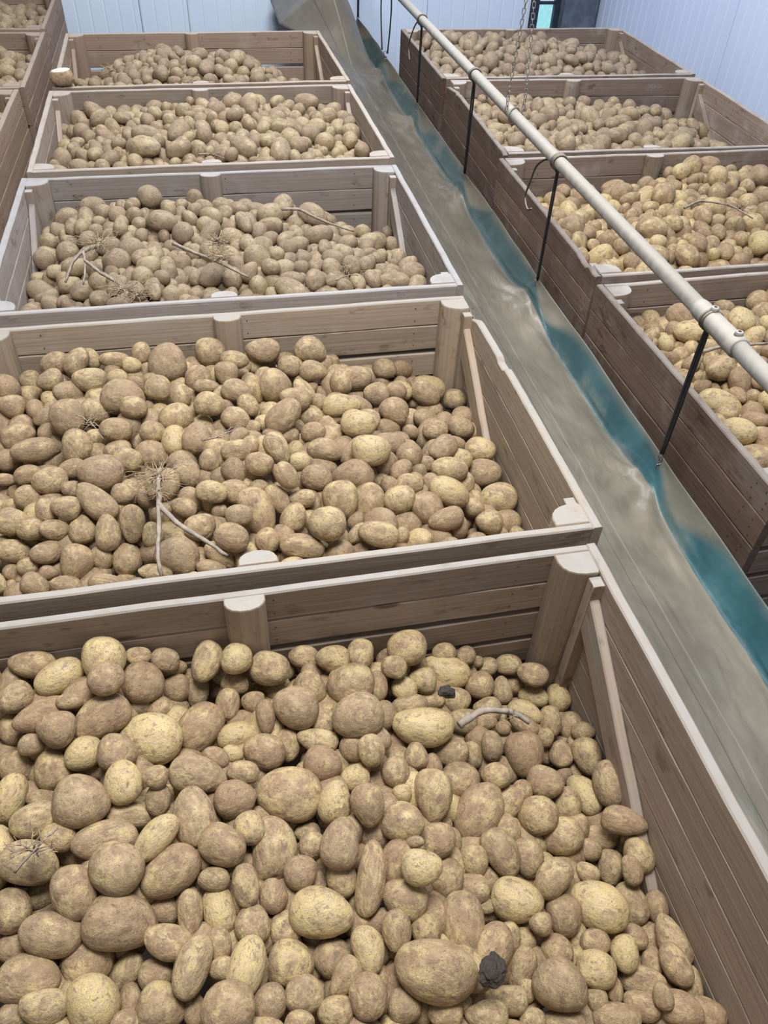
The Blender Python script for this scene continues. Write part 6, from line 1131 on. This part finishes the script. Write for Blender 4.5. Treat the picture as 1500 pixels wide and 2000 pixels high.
fs = [(k, (k + 1) % nn, nn + (k + 1) % nn, nn + k) for k in range(nn)] + [(nn + k, nn + (k + 1) % nn, 2 * nn) for k in range(nn)]
q.add(vs, fs); link('cut_face', q.mesh('cut', True), M_CUT, cp)['label'] = 'white cut flesh'
potato_at('rotten_potato', (1.262, .412, -.205), (.3, .2, .6), (.036, .028, .022), M_ROT, 777, 'small black rotten shrivelled potato beside the largest potato')
potato_at('rotten_potato', (1.325, 1.03, -.185), (.1, .5, .2), (.024, .018, .016), M_ROT, 778, 'purple-black rotten potato piece near the back of the nearest crate')

# ------------------------------------------------------------------ dry stalks with roots
def wander(p0, p1, n, amp, rn):
    p0 = Vector(p0); p1 = Vector(p1); out = []; o = Vector((0, 0, 0))
    for i in range(n + 1):
        t = i / n
        o += Vector([rn.uniform(-1, 1) * amp for _ in range(3)])
        e = o * (1 - abs(2 * t - 1) ** 2 * (1 if t > .5 else 0))
        out.append(p0.lerp(p1, t) + (e if i else Vector((0, 0, 0))))
    return out
def stalk(label, stems, roots, seed):
    rn = random.Random(seed)
    base = Vector(stems[0][0]) if stems else Vector(roots[0][0])
    root = empty('dry_stalk', base, label=label, cat='stalk', group='dry potato stalks on the heaps')
    for pts, r in [(s[:-1], s[-1]) for s in stems]:
        q = MB(); P_ = spline([Vector(p) - base for p in pts], 5)
        P_ = [p + Vector([rn.uniform(-.0015, .0015) for _ in range(3)]) for p in P_]
        q.tube(P_, [r * (1 - .45 * i / len(P_)) * rn.uniform(.85, 1.15) for i in range(len(P_))], 7)
        link('stem', q.mesh('stem', True), M_STEM, root)
    for c, spread, cnt, r in roots:
        q = MB(); c = Vector(c) - base
        for k in range(cnt):
            a = rn.uniform(0, 6.28); L_ = spread * rn.uniform(.4, 1)
            e = c + Vector((math.cos(a) * L_, math.sin(a) * L_, rn.uniform(-.012, .03)))
            pp = spline(wander(c + Vector([rn.uniform(-.01, .01) for _ in range(3)]), e, 5, L_ * .09, rn), 2)
            q.tube(pp, [r * (1 - .7 * i / len(pp)) for i in range(len(pp))], 4, False)
            if rn.random() < .6:
                j = len(pp) // 2; a2 = a + rn.uniform(-1, 1)
                q.tube(spline(wander(pp[j], pp[j] + Vector((math.cos(a2), math.sin(a2), .1)) * L_ * .4, 3, L_ * .06, rn), 2), r * .5, 3, False)
        link('fine_roots', q.mesh('roots', True), M_ROOT, root, 'stuff')
    return root
stalk('forked dry stalk with a spray of fine roots in the middle of the second crate',
      [((.655, 1.70, .035), (.655, 1.60, .02), (.652, 1.55, .0), (.648, 1.44, -.02), (.652, 1.40, -.05), .0085), ((.656, 1.60, .02), (.70, 1.53, .01), (.76, 1.48, -.005), (.822, 1.43, -.03), .0085)],
      [((.655, 1.70, .035), .11, 46, .0016), ((.655, 1.64, .03), .07, 20, .0014)], 3)
stalk('thin dry roots over the potatoes left of centre in the second crate', [((.42, 2.0, .045), (.46, 1.95, .05), (.50, 1.88, .04), .002)], [((.46, 1.95, .05), .10, 12, .0013)], 4)
stalk('thin pale roots by a large potato in the upper middle of the second crate', [((.78, 1.83, .04), (.83, 1.84, .045), (.88, 1.88, .04), .0025)], [((.83, 1.84, .045), .07, 10, .0012)], 5)
stalk('small bundle of pale dry fibres at the left edge of the nearest crate', [((.385, .70, -.06), (.42, .73, -.045), (.455, .775, -.06), .003)], [((.42, .73, -.045), .06, 14, .0018)], 6)
stalk('flat grey stalk between potatoes in the nearest crate, near its right side', [((1.32, .905, -.135), (1.38, .925, -.125), (1.45, .915, -.13), (1.49, .89, -.15), .010)], [((1.45, .9, -.13), .04, 5, .0012)], 7)
stalk('branched grey stalk with roots at the left of the third crate', [((.41, 3.16, .03), (.36, 3.12, .03), (.31, 3.06, .01), (.28, 2.98, -.03), .009), ((.35, 3.11, .03), (.36, 3.03, .01), (.35, 2.95, -.03), .006)], [((.41, 3.17, .035), .13, 30, .0018)], 8)
stalk('dark root tangle at the front left of the third crate', [((.36, 3.05, .02), (.42, 2.98, 0), (.50, 2.91, -.02), (.58, 2.84, -.03), .008)], [((.50, 2.86, -.01), .10, 50, .002), ((.56, 2.83, -.02), .10, 30, .002)], 9)
stalk('bushy root tangle in the middle of the third crate', [((.70, 3.10, .05), (.78, 3.03, .04), (.86, 2.97, .03), (.98, 2.90, -.01), .008)], [((.88, 3.08, .06), .09, 60, .002), ((.88, 2.98, .04), .08, 40, .002)], 10)
stalk('bare stalk lying across the right of the third crate', [((1.16, 3.36, .06), (1.24, 3.34, .06), (1.34, 3.28, .03), (1.46, 3.24, .0), .007)], [((1.16, 3.36, .06), .03, 4, .0012)], 11)
stalk('fine roots at the front right of the third crate', [((1.32, 2.87, -.03), (1.38, 2.89, -.02), (1.42, 2.9, -.03), .003)], [((1.38, 2.92, -.01), .08, 26, .0016)], 12)
stalk('root tuft at the front of the fourth crate', [((.82, 4.26, -.02), (.88, 4.23, -.01), (.95, 4.22, -.03), .006)], [((.92, 4.23, -.01), .07, 14, .0018)], 13)
stalk('root tuft on the left of the fifth crate', [((.22, 6.15, -.16), (.28, 6.15, -.13), (.33, 6.1, -.13), .004)], [((.28, 6.15, -.12), .12, 30, .0022)], 14)
stalk('root tangle at the front of the fifth crate', [((.72, 5.52, -.06), (.82, 5.5, -.04), (.9, 5.47, -.06), .006)], [((.8, 5.5, -.03), .11, 30, .002)], 15)
stalk('long grey stalk with thin roots in the middle of the right row heap', [((2.98, 3.20, .055), (3.08, 3.24, .065), (3.20, 3.19, .06), (3.27, 3.09, .04), .006)], [((3.24, 3.17, .06), .12, 20, .0016)], 16)
stalk('stalk with pale root hairs under the pipe in the nearest right-hand crate', [((2.45, 2.06, .05), (2.55, 2.05, .075), (2.66, 2.04, .08), (2.76, 2.07, .06), .007)], [((2.72, 2.05, .085), .07, 22, .0014)], 17)

# ------------------------------------------------------------------ tarpaulin chute between the rows
HOOKS = [.53, 1.79, 3.045, 4.285, 5.49, 6.60, 7.83]
def tarp_section(Y, hx):
    k = max(math.exp(-((Y - h) / .17) ** 2) for h in HOOKS)
    kk = max(math.exp(-((Y - h) / .36) ** 2) for h in HOOKS)
    lift = max(0.0, (Y - 6.6) / 1.3); lift = min(1, lift)
    e = lift * lift
    P_ = [(1.838 - .10 * e, -.10 + .10 * e), (1.90 - .05 * e, -.150 + .16 * e), (1.99, -.212 + .19 * e), (2.10, -.272 + .18 * e), (2.185, -.308 + .10 * e + .028 * kk),
          (2.235 - .008 * k, -.318 + .06 * k), (2.262 - .012 * k, -.296 + .07 * k), (2.285 - .02 * k, -.262 + .06 * k), (2.312 - .045 * k, -.218 + .045 * k)]
    if Y > 6.6:
        g = min(1, (Y - 6.6) / .6)
        P_[0] = (1.838 - .32 * g, -.10 + .02 * g); P_[1] = (1.90 - .20 * g, -.15 + .20 * g); P_[2] = (1.99 - .08 * g, -.212 + .40 * g); P_[3] = (2.10 - .05 * g, -.272 + .38 * g)
        P_[4] = (2.185 - .02 * g, P_[4][1] + .14 * g)
    return P_
ny, ns = 320, 44
vs = []; uvs = []
rn = random.Random(3)
def catmull(P_, t):
    n = len(P_) - 1; f = min(t * n, n - 1e-6); i = int(f); u = f - i
    g = lambda j: np.array(P_[max(0, min(n, j))])
    a, b0, c0, d = g(i - 1), g(i), g(i + 1), g(i + 2)
    return .5 * ((2 * b0) + (c0 - a) * u + (2 * a - 5 * b0 + 4 * c0 - d) * u * u + (3 * b0 - a - 3 * c0 + d) * u ** 3)
Y0, Y1 = .12, 8.1
from mathutils import noise as mno
for i in range(ny + 1):
    Y = Y0 + (Y1 - Y0) * i / ny
    P_ = tarp_section(Y, 0)
    for j in range(ns + 1):
        t = j / ns
        x, z = catmull(P_, t)
        # creases running from each hook down and across the sheet
        dz = 0
        for h in HOOKS:
            dx = 2.25 - x; dy = Y - h
            if 0 < dx < .36 and abs(dy) < .6:
                rr = math.hypot(dx, dy)
                an = math.atan2(dy, dx)
                dz += .010 * math.sin(an * 9 + h * 3) * math.exp(-((rr - .12) / .12) ** 2)
        dz += .010 * mno.noise(Vector((x * 5, Y * 2.2, 1.3))) + .004 * mno.noise(Vector((x * 14 + Y * 5, Y * 7, 4)))
        w_ = math.sin(math.pi * min(1, t * 1.25)) if t < .8 else .0
        if t > .72: dz *= .3; x += .010 * mno.noise(Vector((Y * 3.0, t * 2, 9)))
        vs.append((x, Y, z + dz * (.3 + .7 * max(0, w_)))); uvs.append((t, Y, max(math.exp(-((Y - h + .14) / .15) ** 2) for h in HOOKS)))
fs = [(i * (ns + 1) + j, i * (ns + 1) + j + 1, (i + 1) * (ns + 1) + j + 1, (i + 1) * (ns + 1) + j) for i in range(ny) for j in range(ns)]
tm = mesh('tarpaulin', vs, fs, True)
at = tm.attributes.new('cloth', 'FLOAT_VECTOR', 'POINT'); at.data.foreach_set('vector', np.array(uvs, float).ravel())
g = N('dusty_teal_vinyl')
a_ = g.n('ShaderNodeAttribute', attribute_name='cloth'); sp_ = g.n('ShaderNodeSeparateXYZ'); g.l(a_.outputs['Vector'], sp_.inputs[0])
tc = g.n('ShaderNodeTexCoord')
co = tc.outputs['Object']
t_ = sp_.outputs[0]
tn_ = g.math('ADD', t_, g.math('MULTIPLY', g.math('SUBTRACT', g.noise(g.vmath('MULTIPLY', co, (3, 1.2, 3)), 1.6, 3), .5), .10))
# vinyl colour shows where the steep fold never collects soil dust
hk_ = sp_.outputs[2]
teal = g.math('MULTIPLY', g.ramp(tn_, .625, .650), g.ramp(g.math('ADD', tn_, g.math('MULTIPLY', hk_, .24)), .90, 1.04, 1, .15))
dustv = g.mix(g.ramp(g.noise(co, 3.0, 5, .6), .3, .7), lin(108, 103, 92), lin(133, 127, 114))
dustv = g.mix(g.ramp(g.noise(g.vmath('MULTIPLY', co, (2, .9, 2)), 2.2, 3), .56, .78, 0, .55), dustv, lin(182, 172, 156))
dustv = g.mix(g.ramp(g.noise(g.vmath('MULTIPLY', co, (1.2, 2.4, 1)), 4, 4), .60, .74, 0, .4), dustv, lin(120, 128, 122))
tealc = g.mix(g.ramp(g.noise(co, 5, 3), .35, .7), lin(32, 74, 84), lin(56, 98, 106))
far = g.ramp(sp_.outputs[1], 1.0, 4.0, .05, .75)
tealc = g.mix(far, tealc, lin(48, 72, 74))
tealc = g.mix(g.ramp(g.noise(g.vmath('MULTIPLY', co, (1, .6, 1)), 6, 4), .5, .68, 0, .6), tealc, lin(104, 112, 106))
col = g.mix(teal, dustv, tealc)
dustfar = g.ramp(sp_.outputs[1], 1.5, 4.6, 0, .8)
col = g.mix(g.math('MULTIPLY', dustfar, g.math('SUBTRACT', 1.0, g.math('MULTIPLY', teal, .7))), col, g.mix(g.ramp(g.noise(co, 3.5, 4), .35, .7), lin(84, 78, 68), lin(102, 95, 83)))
seam = g.math('MULTIPLY', g.ramp(g.math('ABSOLUTE', g.math('SUBTRACT', t_, .172)), .0015, .0035, 1, 0), .75)
col = g.mix(seam, col, lin(70, 66, 58))
seam2 = g.math('MULTIPLY', g.ramp(g.math('ABSOLUTE', g.math('SUBTRACT', t_, .262)), .003, .006, 1, 0), .18)
col = g.mix(seam2, col, lin(196, 190, 176))
hgt = g.math('ADD', g.math('ADD', g.noise(co, 9, 4), g.math('MULTIPLY', g.noise(g.vmath('MULTIPLY', co, (3, 1, 1)), 3.5, 2, .4, 1.5), 2.0)), g.math('MULTIPLY', seam, -.5))
M_TARP = g.done(col, .42, g.bump(hgt, .35, .012), .45)
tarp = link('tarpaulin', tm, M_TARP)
so_ = tarp.modifiers.new('thickness', 'SOLIDIFY'); so_.thickness = .0025; so_.offset = 0
tag(tarp, 'long dusty teal vinyl sheet slung as a chute between the crate rows', 'tarpaulin')

# ------------------------------------------------------------------ pipe
PX = 2.26
def pz(Y): return .3645 - .0092 * Y
pipe = empty('hanging_pipe', (PX, 1.0, 0), label='long dusty grey pipe hanging over the chute and the right-hand crates', cat='pipe')
def pl(Y, dx=0, dz=0): return Vector((dx, Y - 1.0, pz(Y) + dz))
q = MB(); q.tube([pl(y) for y in (.9, 1.2, 1.64)], .0255, 24); q.tube([pl(y) for y in (1.64, 4.0, 8.0)], .0255, 24)
link('tube', q.mesh('tube', True), M_PIPE, pipe)
q = MB()
ys = [1.63, 1.634, 1.66, 1.70, 1.72, 1.85, 1.87]
rs = [.0275, .0315, .0315, .0305, .030, .0298, .0262]
q.tube([pl(y) for y in ys], rs, 24)
sl = link('coupling_sleeve', q.mesh('sleeve', True), M_PIPE, pipe)
for Yc in (1.655, 1.79):
    q = MB(); q.tube([pl(Yc, .0, .024), pl(Yc, .0, .040), pl(Yc, 0, .041)], [.014, .011, .010], 12)
    link('screw_boss', q.mesh('boss', True), M_PIPE, sl)
    q = MB(); q.tube([pl(Yc, 0, .0405), pl(Yc, 0, .0422)], .0045, 8); link('screw', q.mesh('screw'), M_NAIL, sl)

# ------------------------------------------------------------------ rubber straps with hooks
def coil(Y, turns, r=.0295, thick=.0048, adv=.011):
    q = MB(); n = int(18 * turns); pts = []
    for i in range(n + 1):
        a = -math.pi / 2 + 2 * math.pi * i / 18
        pts.append((math.cos(a) * r * 1.04, (i / n - .5) * adv * turns + .003 * math.sin(a), math.sin(a) * r))
    q.tube(pts, thick, 7); return q.mesh('coil', True)
def strap(Y, hz, label, turns=2.0, strands=((-.006, 0), (.006, 0)), rad=.0045, tail=None, hook=True, hy=0):
    root = empty('rubber_strap', (PX, Y, pz(Y)), label=label, cat='strap', group='rubber straps tied round the hanging pipe')
    link('coil', coil(Y, turns), M_RUBD, root)
    H_ = hz - pz(Y)
    for dx, dy in strands:
        q = MB(); pts = spline([(dx * .4, dy * .3, -.026), (dx, dy, -.08), (dx, dy + hy * .5, H_ * .5), (dx * .7, dy * .5 + hy, H_ + .012)], 6)
        q.tube(pts, rad, 8); link('strand', q.mesh('strand', True), M_RUB, root)
    q = MB(); q.tube([(0, 0, -.022), (0, 0, -.034), (0, 0, -.042)], [.009, .012, .008], 8); link('knot', q.mesh('knot', True), M_RUBD, root)
    if tail:
        q = MB(); q.tube(spline(tail, 8), .0045, 7); link('tail', q.mesh('tail', True), M_RUBD, root)
    if hook:
        q = MB(); pts = []
        for k in range(13):
            a = math.radians(-30 + 250 * k / 12); pts.append((.011 * math.cos(a), hy, H_ + .006 + .011 * math.sin(a)))
        pts += [(-.003, hy, H_ - .012)]
        for k in range(11):
            a = math.radians(110 - 230 * k / 10); pts.append((.0 + .010 * math.cos(a) + .002, hy, H_ - .028 + .010 * math.sin(a)))
        q.tube(pts, .0026, 7)
        hk = link('hook', q.mesh('hook', True), M_GALV, root)
        q = MB(); pts = [(.005 * math.cos(a), hy, H_ - .044 + .008 * math.sin(a)) for a in [k * math.pi / 6 for k in range(13)]]
        q.tube(pts, .0018, 6, False); link('eyelet_ring', q.mesh('ring', True), M_GALV, hk)
    return root
strap(1.79, -.165, 'thick black doubled rubber strap nearest the camera, beside the pipe coupling', 2.4, ((-.006, 0), (.005, .004), (0, -.006)), .0058)
strap(3.045, -.190, 'rubber strap with a long curved loose tail and an S hook', 3.0, ((-.004, 0), (.004, 0)), .0040,
      tail=[(0, 0, -.03), (0, .10, -.025), (0, .22, -.09), (0, .27, -.18), (0, .30, -.26), (-.005, .24, -.29), (-.01, .18, -.265)])
strap(4.285, -.185, 'black rubber strap, third from the camera along the pipe', 2.0, ((-.005, 0), (.005, 0)), .0050)
strap(5.49, -.175, 'thin rubber strap with two loose tails near the far end', 2.0, ((-.004, 0), (.004, 0)), .0040,
      tail=[(0, 0, -.03), (0, .10, -.03), (0, .22, -.10), (0, .33, -.22), (0, .28, -.30)])
strap(6.60, -.145, 'pair of black straps holding the sheet close to the back wall', 2.0, ((-.02, .10), (.012, -.1)), .0055)
strap(7.83, -.175, 'farthest black strap, holding the raised end of the sheet', 2.0, ((-.005, 0), (.005, 0)), .0055)
q = MB()

# ------------------------------------------------------------------ chain
ch = empty('chain', (PX, 3.64, pz(3.64)), label='grey steel chain hanging from above, looped round the pipe', cat='chain')
def link_mesh():
    q = MB(); pts = []
    a_, b0 = .0065, .0125
    for k in range(16):
        t = 2 * math.pi * k / 16
        pts.append((a_ * math.cos(t), 0, (b0 - a_) * (1 if math.sin(t) > 0.01 else (-1 if math.sin(t) < -.01 else 0)) + a_ * math.sin(t)))
    pts.append(pts[0]); q.tube(pts, .0021, 6, False); return q.mesh('link', True)
LM = link_mesh()
def run_chain(pts):
    # place links every 21 mm along a polyline
    P_ = [Vector(p) for p in pts]; d = 0; k = 0; seg = 0; step = .0205
    pos = P_[0].copy(); i = 0; dist = 0
    while i < len(P_) - 1:
        L_ = (P_[i + 1] - P_[i]).length
        if dist <= L_:
            p = P_[i].lerp(P_[i + 1], dist / L_); t = (P_[i + 1] - P_[i]).normalized()
            o = link('chain_link', LM, M_CHAIN, ch)
            o.location = p; o.rotation_mode = 'QUATERNION'
            o.rotation_quaternion = t.to_track_quat('Z', 'Y') @ Matrix.Rotation((k % 2) * math.pi / 2 + .5, 3, 'Z').to_quaternion()
            k += 1; dist += step
        else: dist -= L_; i += 1
run_chain([(-.028, .03, .02), (-.030, .02, .12), (-.018, 0, .45), (.0, 0, .62), (.0, 0, 1.2)])
run_chain([(.034, -.02, .0), (.035, -.02, .10), (.018, 0, .45), (.012, .004, .62), (.012, .004, 1.2)])
q = MB(); q.tube([(math.cos(a) * .031, .018 * math.cos(a), math.sin(a) * .031) for a in [k * math.pi / 10 for k in range(21)]], .0035, 7, False)
link('wrap', q.mesh('wrap', True), M_CHAIN, ch)
